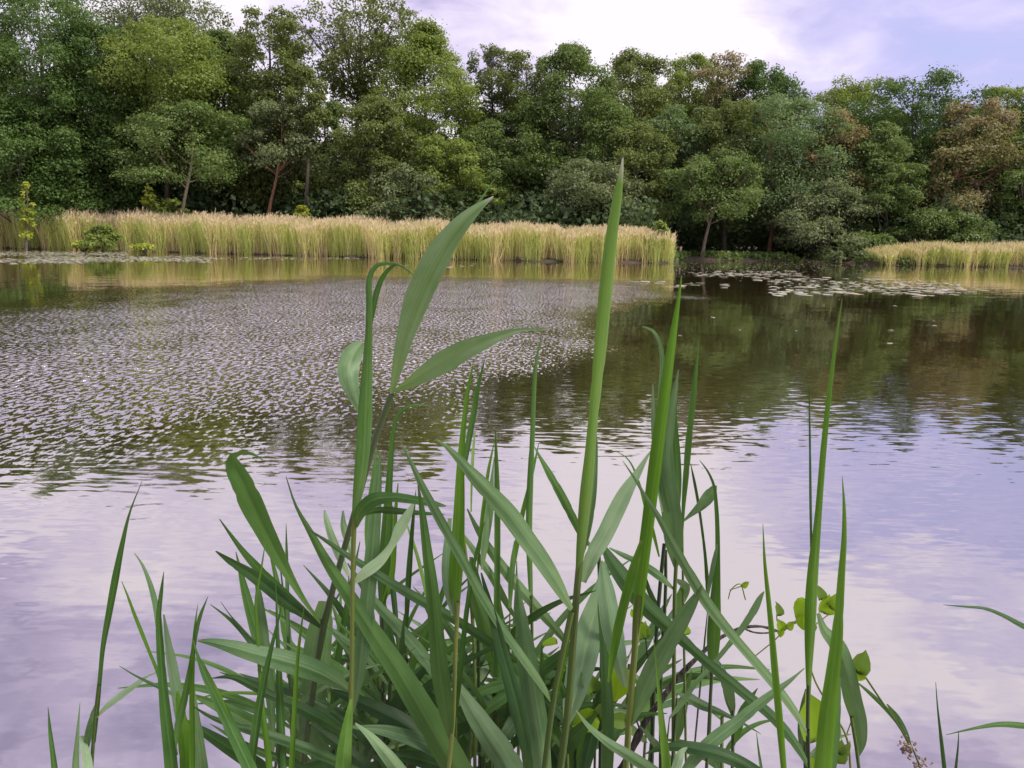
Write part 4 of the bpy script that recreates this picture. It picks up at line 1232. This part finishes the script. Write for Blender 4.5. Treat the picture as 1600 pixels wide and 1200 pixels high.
reed("tiny pale blade tip at the bottom edge left of the slim right spear", 0.75, [
    ([(1196, 1245, 10), (1190, 1205, 7), (1185, 1170, 4), (1182, 1145, 1)], "pale", SPEAR)], sw=5)

# --- left part
reed("tall thin reed on the left, bending to a hair fine tip over open water", 0.92, [
    ([(146, 1160, 8), (152, 1100, 10), (156, 1060, 8), (161, 1010, 9), (170, 960, 13), (180, 905, 13), (191, 850, 9), (203, 800, 4), (222, 752, 1)], "green", dict(roll=0.9, tilt=0.3, dd=0.0)),
    ([(151, 1121, 4), (166, 1105, 11), (190, 1086, 14), (212, 1070, 12), (228, 1058, 6), (246, 1050, 1)], "pale", dict(roll=0.4, tilt=0.3, dd=0.03)),
    ([(133, 1180, 4), (138, 1150, 12), (145, 1120, 10), (152, 1095, 3)], "grey", dict(roll=0.5, dd=0.02)),
], stem=[(155, 1070), (150, 1110), (143, 1200)], sw=7, sm="g")
reed("stubby blade tip poking up at the bottom left corner", 0.78, [
    ([(90, 1250, 14), (84, 1190, 10), (79, 1150, 7), (75, 1105, 1)], "green", SPEAR)], sw=8)
reed("short pale blade at the bottom left beside the hair fine tipped reed", 0.84, [
    ([(120, 1260, 20), (118, 1200, 13), (121, 1150, 7), (125, 1098, 1)], "grey", SPEAR2),
    ([(136, 1250, 22), (136, 1190, 16), (128, 1150, 8)], "pale", dict(roll=0.5))], sw=8)
reed("stout near blade rising on the left in front of the thin yellowish ones", 0.72, [
    ([(272, 1250, 28), (266, 1180, 25), (259, 1120, 21), (254, 1065, 18), (250, 1010, 14), (248, 960, 10), (252, 925, 7), (256, 893, 1)], "green", dict(roll=0.9, tilt=0.3, dd=0.02)),
    ([(258, 1080, 3), (252, 1010, 10), (243, 945, 10), (232, 905, 7), (221, 880, 4), (210, 864, 1)], "grey", dict(roll=0.6, d0=0.76, dd=0.03)),
], sw=11)
reed("yellowish thin reed on the left with a kinked brown edged tip", 0.88, [
    ([(276, 1180, 5), (262, 1110, 7), (248, 1055, 6), (234, 1020, 5), (222, 990, 6), (210, 960, 5), (199, 930, 3), (190, 908, 1)], "fresh", dict(roll=0.7, dd=0.0)),
    ([(283, 1160, 5), (279, 1100, 18), (270, 1045, 17), (262, 1000, 10), (256, 960, 2)], "pale", dict(roll=0.5, d0=0.92, dd=0.02)),
    ([(276, 1090, 4), (258, 1078, 8), (232, 1066, 6), (205, 1052, 3), (186, 1040, 1)], "dark", dict(roll=0.5, dd=0.02)),
], stem=[(275, 1130), (272, 1250)], sw=6)
reed("reed on the left with two upright blades joined in a narrow vee", 0.80, [
    ([(272, 1175, 6), (280, 1125, 15), (292, 1075, 14), (300, 1030, 10), (305, 995, 8), (313, 962, 7), (325, 932, 1)], "green", dict(roll=0.8, dd=0.0)),
    ([(301, 1240, 12), (300, 1150, 11), (300, 1080, 9), (302, 1020, 7), (305, 975, 4), (309, 945, 1)], "fresh", dict(roll=0.8, dd=0.0)),
    ([(316, 1250, 28), (311, 1180, 24), (305, 1120, 14), (303, 1080, 4)], "grey", dict(roll=0.5, d0=0.82, dd=0.02)),
    ([(290, 1240, 20), (290, 1170, 22), (283, 1120, 18), (277, 1080, 4)], "fresh", dict(roll=0.5, d0=0.84, dd=0.02)),
], sw=10)
reed("dark green blade leaning left to the bottom edge beside the narrow vee", 0.74, [
    ([(412, 1250, 28), (388, 1195, 25), (362, 1140, 23), (338, 1090, 18), (318, 1050, 12), (308, 1022, 5), (302, 1000, 1)], "green", dict(roll=0.7, tilt=-0.3, dd=0.02)),
    ([(362, 1130, 3), (347, 1095, 6), (332, 1065, 5), (316, 1032, 1)], "fresh", dict(roll=0.6, dd=0.0)),
], sw=10)
reed("slim blade curving right to a needle tip before the wide left pointing leaf", 0.76, [
    ([(386, 1250, 17), (394, 1180, 17), (402, 1120, 16), (412, 1065, 13), (422, 1020, 9), (432, 980, 6), (441, 942, 1)], "green", SPEAR),
], sw=9)
reed("yellow stemmed thin reed with a needle tip before the wide left pointing leaf", 0.79, [
    ([(426, 1250, 13), (418, 1170, 12), (411, 1110, 9), (406, 1050, 7), (402, 990, 7), (400, 935, 5), (408, 890, 4), (415, 845, 1)], "fresh", SPEAR2),
    ([(426, 1190, 5), (424, 1110, 14), (416, 1030, 18), (409, 970, 16), (403, 920, 8), (395, 885, 2)], "grey", dict(roll=0.5, d0=0.9, dd=0.03)),
], sw=8)
reed("bright yellow green thin blade standing before the wide pale hanging leaf", 0.77, [
    ([(453, 1250, 12), (457, 1170, 10), (461, 1095, 9), (465, 1030, 7), (470, 985, 5), (475, 950, 1)], "fresh", SPEAR),
], sw=7)
reed("deep green flat blade between the yellow green one and the slim curved one", 0.82, [
    ([(444, 1250, 13), (442, 1170, 13), (438, 1110, 14), (436, 1050, 12), (434, 1000, 8), (432, 940, 4), (430, 900, 1)], "green", SPEAR2),
], sw=8)
reed("pale single blade standing tall behind the three left pointing leaves", 1.05, [
    ([(451, 1060, 8), (450, 990, 8), (449, 930, 8), (448, 870, 6), (447, 818, 1)], "grey", SPEAR),
    ([(455, 1040, 4), (450, 990, 5), (442, 920, 4), (436, 870, 1)], "dark", SPEAR2),
], sw=6)
reed("arching leaf pointing left, low beneath the wide pale left pointing leaf", 0.88, [
    ([(545, 1150, 10), (500, 1122, 22), (460, 1102, 20), (425, 1087, 17), (392, 1070, 15), (362, 1058, 9), (328, 1060, 1)], "dark", dict(roll=0.5, tilt=0.3, dd=-0.04)),
    ([(470, 1095, 6), (430, 1086, 7), (390, 1083, 6), (350, 1083, 5), (304, 1092, 1)], "fresh", dict(roll=0.5, dd=0.0)),
], sw=8)
reed("low dark leaf pointing left, nearest the bottom edge on the left", 0.84, [
    ([(560, 1205, 12), (510, 1182, 20), (460, 1162, 18), (410, 1146, 17), (360, 1132, 12), (325, 1118, 7), (300, 1102, 1)], "dark", dict(roll=0.5, tilt=0.3, dd=-0.04)),
    ([(500, 1210, 12), (450, 1190, 17), (400, 1172, 14), (360, 1150, 8), (327, 1130, 1)], "dark", dict(roll=0.5, dd=-0.04)),
], sw=9)
reed("thin dark stray blade crossing behind the yellow stemmed reed", 0.95, [
    ([(450, 1030, 4), (420, 1020, 6), (398, 1004, 7), (376, 980, 5), (355, 955, 2), (345, 940, 1)], "dark", dict(roll=0.5, dd=0.0)),
], sw=4, sm="d")
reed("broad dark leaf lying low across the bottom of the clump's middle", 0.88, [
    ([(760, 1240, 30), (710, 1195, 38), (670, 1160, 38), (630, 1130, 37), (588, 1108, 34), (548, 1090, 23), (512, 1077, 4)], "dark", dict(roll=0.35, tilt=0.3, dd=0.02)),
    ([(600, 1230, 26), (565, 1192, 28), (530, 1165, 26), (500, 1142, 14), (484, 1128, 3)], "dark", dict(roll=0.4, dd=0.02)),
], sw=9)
reed("grey leaf rising from the bottom edge left of the broad low dark leaf", 0.74, [
    ([(660, 1250, 34), (628, 1210, 32), (600, 1175, 26), (576, 1148, 16), (555, 1130, 4)], "grey", dict(roll=0.4, dd=0.03)),
], sw=9)
reed("broad leaf crossing rightwards behind the dark folded blade and grey leaf", 0.94, [
    ([(735, 1130, 8), (765, 1105, 22), (800, 1080, 25), (840, 1052, 25), (880, 1022, 22), (915, 996, 10), (935, 980, 2)], "green", dict(roll=0.4, tilt=0.3, dd=0.03)),
], sw=8)
reed("grey leaf leaning right behind the long narrow blades of the middle", 1.0, [
    ([(905, 1030, 6), (870, 985, 18), (835, 945, 22), (800, 905, 24), (770, 865, 20), (745, 825, 12), (730, 795, 3)], "grey", dict(roll=0.4, dd=0.0)),
    ([(775, 1070, 6), (765, 1010, 22), (752, 960, 25), (742, 910, 20), (736, 870, 6)], "green", dict(roll=0.5, d0=1.02)),
], sw=7, sm="d")
reed("bare dark stem standing in open water behind the yellowish sheath", 1.0, [
    ([(750, 1065, 5), (758, 1045, 14), (757, 1020, 14), (750, 990, 4)], "pale", dict(roll=0.5)),
], stem=[(747, 960), (748, 1065), (750, 1200)], sw=6, sm="d")
reed("dark bare stem with yellow buds behind the thick bright spear, left of two", 1.02, [
    ([(1024, 1000, 3), (1040, 975, 10), (1056, 950, 9), (1068, 932, 2)], "dark", dict(roll=0.5)),
], stem=[(1038, 850), (1030, 930), (1024, 1020), (1018, 1200)], sw=8, sm="d")
reed("dark bare stem behind the thick bright spear, right of two", 1.03, [
    ([(1036, 960, 3), (1020, 935, 9), (1008, 905, 8), (1000, 870, 2)], "dark", dict(roll=0.5)),
    ([(1030, 870, 3), (1020, 830, 7), (1008, 790, 6), (1000, 760, 5), (975, 712, 2), (962, 705, 1)], "fresh", dict(roll=0.6)),
], stem=[(1040, 860), (1040, 930), (1034, 1020), (1032, 1200)], sw=7, sm="d")
reed("near grey leaf slanting to the bottom edge below the tallest reed's joints", 0.74, [
    ([(1060, 1240, 26), (1020, 1205, 26), (985, 1182, 24), (950, 1160, 18), (920, 1135, 10), (900, 1110, 2)], "grey", dict(roll=0.5, dd=0.03)),
], sw=9)
reed("dark upright blade passing behind the thick spear's left branch", 0.83, [
    ([(948, 1230, 18), (950, 1150, 20), (948, 1080, 19), (944, 1010, 15), (939, 950, 11), (936, 900, 3)], "dark", dict(roll=0.6, dd=0.03)),
    ([(905, 1230, 18), (925, 1150, 22), (938, 1090, 18), (950, 1040, 5)], "dark", dict(roll=0.6, dd=0.03, d0=0.9)),
], sw=9)

# shorter reeds deep in the clump, none told apart
for k in range(60):
    bx_ = rr.uniform(430, 1010) if k < 54 else rr.uniform(1000, 1260)
    dd_ = rr.uniform(0.95, 1.35)
    by_ = rr.uniform(1130, 1260)
    lv = []
    for q in range(rr.integers(2, 5)):
        s = rr.choice([-1, 1])
        L = rr.uniform(100, 290) if bx_ < 1000 else rr.uniform(60, 120)
        a = rr.uniform(0.05, 0.95) * s
        y0 = by_ - rr.uniform(0, 90)
        x0 = bx_
        w = rr.uniform(8, 19)
        curl = rr.uniform(-0.15, 0.65) * s
        pts = [(x0, y0, 4)]
        for f in (0.25, 0.5, 0.75, 1.0):
            aa = a + curl * f
            pts.append((x0 + L * f * math.sin(aa), y0 - L * f * math.cos(aa), {0.25: w, 0.5: w * 1.05, 0.75: w * 0.7, 1.0: 1.5}[f]))
        lv.append((pts, rr.choice(["dark", "dark", "green", "green", "grey"]), {}))  # dark picks paint the shade inside the clump into the leaf colour
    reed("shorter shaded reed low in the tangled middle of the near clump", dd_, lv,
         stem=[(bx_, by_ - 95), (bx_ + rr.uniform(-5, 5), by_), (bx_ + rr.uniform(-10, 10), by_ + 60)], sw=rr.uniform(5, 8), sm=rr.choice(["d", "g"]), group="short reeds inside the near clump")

for k in range(18):
    bx_ = 450 + 470 * (k + rr.uniform(0.1, 0.9)) / 18
    dd_ = rr.uniform(0.90, 1.12)
    by_ = rr.uniform(1200, 1270)
    lv = []
    for q in range(2):
        sgn = rr.choice([-1, 1])
        L = rr.uniform(130, 260)
        a = rr.uniform(0.25, 1.0) * sgn
        cu = rr.uniform(-0.1, 0.5) * sgn
        w = rr.uniform(28, 42)
        y0 = by_ - 60 * q
        pts = [(bx_, y0, 6)] + [(bx_ + L * f * math.sin(a + cu * f), y0 - L * f * math.cos(a + cu * f), w * z) for f, z in ((0.2, 0.8), (0.45, 1.0), (0.75, 0.7), (1.0, 0.05))]
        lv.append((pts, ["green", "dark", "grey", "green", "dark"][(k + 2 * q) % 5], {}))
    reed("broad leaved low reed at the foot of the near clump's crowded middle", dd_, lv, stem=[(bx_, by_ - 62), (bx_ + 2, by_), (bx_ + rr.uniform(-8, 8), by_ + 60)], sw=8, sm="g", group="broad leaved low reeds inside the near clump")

# --- climbing vine and its twig
VL = foliage_mat("vine_leaf_yellow", (0.13, 0.24, 0.012), (0.23, 0.36, 0.02), 0.5, gloss=0.3)
VG = foliage_mat("vine_leaf_green", (0.07, 0.14, 0.02), (0.12, 0.20, 0.025), 0.45, gloss=0.3)
TW = bark_mat("twig_bark", (0.020, 0.017, 0.014), (0.085, 0.070, 0.058), 40)


def heart_leaf(px, py, size, d, ang, mat, root, fold=0.35, tilt=0.0):
    c0 = at(px, py, d)
    s = size * 0.86 * px2m(c0)
    outline = [(0, 0.0), (0.30, -0.14), (0.52, 0.05), (0.55, 0.35), (0.42, 0.65), (0.20, 0.88), (0.0, 1.08)]
    rows = 7
    V, uvs = [], []
    view = (c0 - CAM) / np.linalg.norm(c0 - CAM)
    ex = RT * math.cos(ang) + UP * math.sin(ang)
    ey = -RT * math.sin(ang) + UP * math.cos(ang)
    ex = ex * math.cos(tilt) + view * math.sin(tilt)
    nn_ = np.cross(ex, ey)
    for (x, y) in outline:
        for u in (-1, -0.6, -0.25, 0, 0.25, 0.6, 1):
            xx = u * x
            zz = abs(xx) * fold + 0.05 * math.sin(9 * y) * abs(u) - 0.12 * y * y
            V.append(c0 + s * (ex * xx + ey * (y if abs(u) < 0.99 else y) + nn_ * zz))
    V = np.array(V)
    i = np.arange(rows - 1)[:, None] * 7
    j = np.arange(6)[None]
    Q = np.stack([i + j, i + j + 1, i + 8 + j, i + 7 + j], -1).reshape(-1, 4)
    link("leaf", make_mesh("leaf", V - np.array(root.location), Q, mats=[mat], smooth=True), root)


def tw(pts, d0, d1, r0, r1, n=40, knob=0.15):
    C = catmull(np.array([(x, y, 0) for x, y in pts], float), n)
    t = np.linspace(0, 1, n)
    P = np.array([at(C[k, 0], C[k, 1], d0 + (d1 - d0) * t[k]) for k in range(n)])
    Rr = (r0 + (r1 - r0) * t) * (1 + knob * rr.normal(size=n) * 0.6)
    return P, np.maximum(Rr, 0.0004)


P, Rr = tw([(965, 1215), (990, 1165), (1010, 1125), (1032, 1096), (1058, 1060), (1086, 1031), (1130, 994), (1160, 981), (1190, 979), (1218, 987)], 0.98, 1.0, 0.0058, 0.0016)
foot = np.array([P[0][0] - 0.05, 1.05, -0.08])
root = thing("twig", foot, "dark woody twig reaching right over the water behind the reeds", "twig")
acc = Acc()
acc.add(*tube_arrays(np.concatenate([[foot], [(foot + P[0]) / 2], P]), np.concatenate([[0.007], [0.0065], Rr]), 9))
for pts in ([(1160, 981), (1178, 988), (1198, 989), (1222, 984)], [(1218, 987), (1232, 978), (1248, 968)], [(1032, 1096), (1020, 1060), (1010, 1010), (1008, 985)], [(1000, 1140), (985, 1110), (965, 1105)], [(1086, 1031), (1098, 1020), (1106, 1008)], [(830, 1170), (800, 1150), (780, 1140)], [(880, 1215), (858, 1190), (845, 1178)]):
    P2, R2 = tw(pts, 0.98, 0.98, 0.0016, 0.0009, 12)
    acc.add(*tube_arrays(P2, R2, 6))
acc_me = acc.mesh("branch", [TW])
acc_me.transform(Matrix.Translation(-Vector(foot)))
link("branch", acc_me, root)

P, Rr = tw([(1330, 1210), (1322, 1150), (1300, 1110), (1272, 1060), (1262, 1010), (1275, 975), (1248, 972), (1205, 1005), (1180, 1025)], 0.94, 0.97, 0.0016, 0.0008, 40, 0.05)
foot = np.array([P[0][0], 1.0, -0.06])
root = thing("climbing_vine", foot, "climbing vine with bright yellow green heart shaped leaves at right", "vine")
acc = Acc()
acc.add(*tube_arrays(np.concatenate([[foot], [(foot + P[0]) / 2], P]), np.concatenate([[0.002], [0.002], Rr]), 6))
for pts in ([(1322, 1150), (1332, 1120), (1336, 1095), (1330, 1130)], [(1275, 975), (1295, 960), (1310, 950)], [(1222, 988), (1214, 968), (1216, 945)], [(1300, 1110), (1285, 1130), (1278, 1150)], [(1165, 937), (1155, 912), (1142, 922), (1138, 936)], [(1165, 914), (1140, 922)], [(1333, 1110), (1340, 1070), (1335, 1040)]):
    P2, R2 = tw(pts, 0.95, 0.95, 0.0009, 0.0007, 12, 0.05)
    acc.add(*tube_arrays(P2, R2, 5))
acc_me = acc.mesh("stem", [STEM["y"]])
acc_me.transform(Matrix.Translation(-Vector(foot)))
link("stem", acc_me, root)
for (px, py, sz, a, m_, tl) in ((1258, 940, 32, 2.6, VL, 0.3), (1254, 962, 26, 3.2, VL, 0.5), (1287, 955, 30, -0.4, VL, 0.2), (1297, 945, 30, -0.9, VL, 0.4), (1282, 935, 24, 0.2, VG, 0.8),
                               (1222, 982, 17, 0.4, VL, 0.2), (1230, 980, 15, -0.9, VL, 0.3), (1221, 984, 14, 3.0, VL, 0.5), (1216, 960, 22, 0.1, VG, 0.9), (1337, 1045, 36, -0.6, VG, 0.2), (1338, 1050, 22, -2.2, VL, 0.2),
                               (1276, 1150, 74, 0.15, VL, 0.45), (1303, 1185, 34, -0.5, VG, 0.3), (1312, 1175, 26, -0.9, VG, 0.9), (1278, 1215, 36, 0.3, VL, 0.3), (1160, 914, 13, -1.2, VL, 0.6)):
    heart_leaf(px, py, sz, 0.93, a, m_, root, tilt=tl)
P, Rr = tw([(905, 1230), (925, 1170), (945, 1130), (962, 1080), (985, 1020), (1005, 960)], 0.9, 0.95, 0.0014, 0.0008, 30, 0.05)
foot = np.array([P[0][0], 1.0, -0.06])
root = thing("climbing_vine", foot, "climbing vine with yellow leaves tangled among the tallest reed's stems", "vine")
link("stem", make_mesh("stem", np.concatenate([a for a in [tube_arrays(np.concatenate([[foot], P]), np.concatenate([[0.002], Rr]), 6)[0]]]) - foot,
                       tube_arrays(np.concatenate([[foot], P]), np.concatenate([[0.002], Rr]), 6)[1], mats=[STEM["y"]], smooth=True), root)
for (px, py, sz, a, m_, tl) in ((966, 1048, 56, 3.0, VL, 0.3), (928, 1120, 42, 2.0, VL, 0.2), (925, 1080, 40, 0.4, VG, 0.8), (935, 1115, 34, -0.9, VG, 0.4), (975, 1128, 32, 1.4, VG, 0.5), (998, 990, 24, -0.6, VL, 0.5), (1004, 995, 32, 0.3, VG, 0.4), (956, 988, 18, 1.7, VL, 0.6), (990, 962, 12, 0.3, VL, 0.3), (868, 1004, 26, 1.7, VL, 1.0), (1072, 990, 18, 0.1, VL, 0.9)):
    heart_leaf(px, py, sz, 0.91 if px > 900 else 0.95, a, m_, root, tilt=tl)
# ------------------------------------------------------------------ light
world = bpy.data.worlds.new("World")
S.world = world
world.use_nodes = True
wt = world.node_tree
wt.nodes.clear()
SUN_EL, SUN_AZ = R(54), R(112)            # azimuth measured from +Y (view direction) to the right
W = NT.__new__(NT)
W.t = wt
wout = wt.nodes.new("ShaderNodeOutputWorld")
sky = W.n("TexSky", sky_type="NISHITA", sun_disc=False, sun_elevation=SUN_EL, sun_rotation=SUN_AZ, air_density=1.2, dust_density=2.0)
bg1 = W.n("Background", i_Strength=0.10)
W.l(sky.outputs[0], bg1.inputs[0])
tc = W.n("TexCoord")
sep = W.n("SeparateXYZ")
W.l(tc.outputs["Generated"], sep.inputs[0])


def cloud_noise(scale, zs, loc, detail=6.0, rough=0.55):
    mp = W.n("Mapping")
    mp.inputs["Scale"].default_value = (1, 1, zs)
    mp.inputs["Location"].default_value = loc
    W.l(tc.outputs["Generated"], mp.inputs[0])
    n_ = W.n("TexNoise", i_Scale=scale, i_Detail=detail, i_Roughness=rough, i_Distortion=0.4)
    W.l(mp.outputs[0], n_.inputs["Vector"])
    return n_.outputs[0]


def glow(px, py, width, mirror=False):
    d = ray(px, py)
    if mirror:                              # the part of the sky that the pond mirrors there
        d = d * np.array([1, 1, -1])
    d = d / np.linalg.norm(d)
    dp = W.n("VectorMath", operation="DOT_PRODUCT")
    W.l(tc.outputs["Generated"], dp.inputs[0])
    dp.inputs[1].default_value = tuple(float(v) for v in d)
    mr = W.n("MapRange", interpolation_type="SMOOTHSTEP")
    W.l(dp.outputs["Value"], mr.inputs[0])
    mr.inputs[1].default_value, mr.inputs[2].default_value = math.cos(R(width)), 1.0
    return mr.outputs[0]


n1 = cloud_noise(2.6, 2.6, (0.3, 0.1, 0.2))
n2 = cloud_noise(8.5, 2.4, (1.3, 2.1, 0.2), 5.0)
v = W.math("ADD", W.math("MULTIPLY", n1, 0.54), W.math("MULTIPLY", n2, 0.66))
v = W.math("ADD", v, W.math("MULTIPLY", glow(1040, 60, 9), 0.12))
v = W.math("ADD", v, W.math("MULTIPLY", glow(520, 40, 14), 0.02))
v = W.math("ADD", v, W.math("MULTIPLY", glow(250, -100, 12), 0.05))
v = W.math("SUBTRACT", v, W.math("MULTIPLY", glow(1500, 40, 15), 0.20))
for (mx_, my_, w_, a_) in ((990, 730, 9, 0.12), (230, 800, 10, 0.12), (1330, 880, 13, 0.12), (1000, 1000, 14, 0.06), (90, 1010, 16, -0.10), (1520, 690, 9, -0.08), (1380, 1120, 9, -0.08)):
    v = W.math("ADD", v, W.math("MULTIPLY", glow(mx_, my_, w_, True), a_))
v = W.math("SUBTRACT", v, W.math("MULTIPLY", W.math("SUBTRACT", sep.outputs[2], 0.25), 0.10))
ccol = W.ramp(v, [(0.34, (0.36, 0.31, 0.50)), (0.46, (0.48, 0.42, 0.62)), (0.56, (0.60, 0.54, 0.70)), (0.70, (0.75, 0.695, 0.765))])
ccol = W.mix(W.math("MULTIPLY", glow(1580, 20, 18), W.math("MULTIPLY", W.math("SUBTRACT", 0.72, v), 2.4, clamp=True)), ccol, (0.42, 0.43, 0.74))
bg2 = W.n("Background", i_Strength=1.06)
W.l(ccol, bg2.inputs[0])
cov = W.ramp(v, [(0.22, (0.62, 0.62, 0.62)), (0.50, (0.95, 0.95, 0.95))])
mx = W.n("MixShader")
W.l(cov, mx.inputs[0])
W.l(bg1.outputs[0], mx.inputs[1])
W.l(bg2.outputs[0], mx.inputs[2])
wt.links.new(mx.outputs[0], wout.inputs[0])

sun_d = bpy.data.lights.new("sun", "SUN")
sun_d.energy = 3.6
sun_d.angle = R(16)
sun_d.color = (1.0, 0.93, 0.82)
sun = bpy.data.objects.new("sun", sun_d)
COL.objects.link(sun)
sdir = Vector((math.sin(SUN_AZ) * math.cos(SUN_EL), math.cos(SUN_AZ) * math.cos(SUN_EL), math.sin(SUN_EL)))
sun.rotation_euler = sdir.to_track_quat("Z", "Y").to_euler()

vs = S.view_settings
vs.view_transform = "Standard"
vs.look = "None"
vs.exposure = 0.45
vs.gamma = 1.0
vs.use_curve_mapping = False
S.cycles.max_bounces = 8
S.cycles.transparent_max_bounces = 8
S.cycles.use_denoising = True
S.cycles.sample_clamp_direct = 4.0
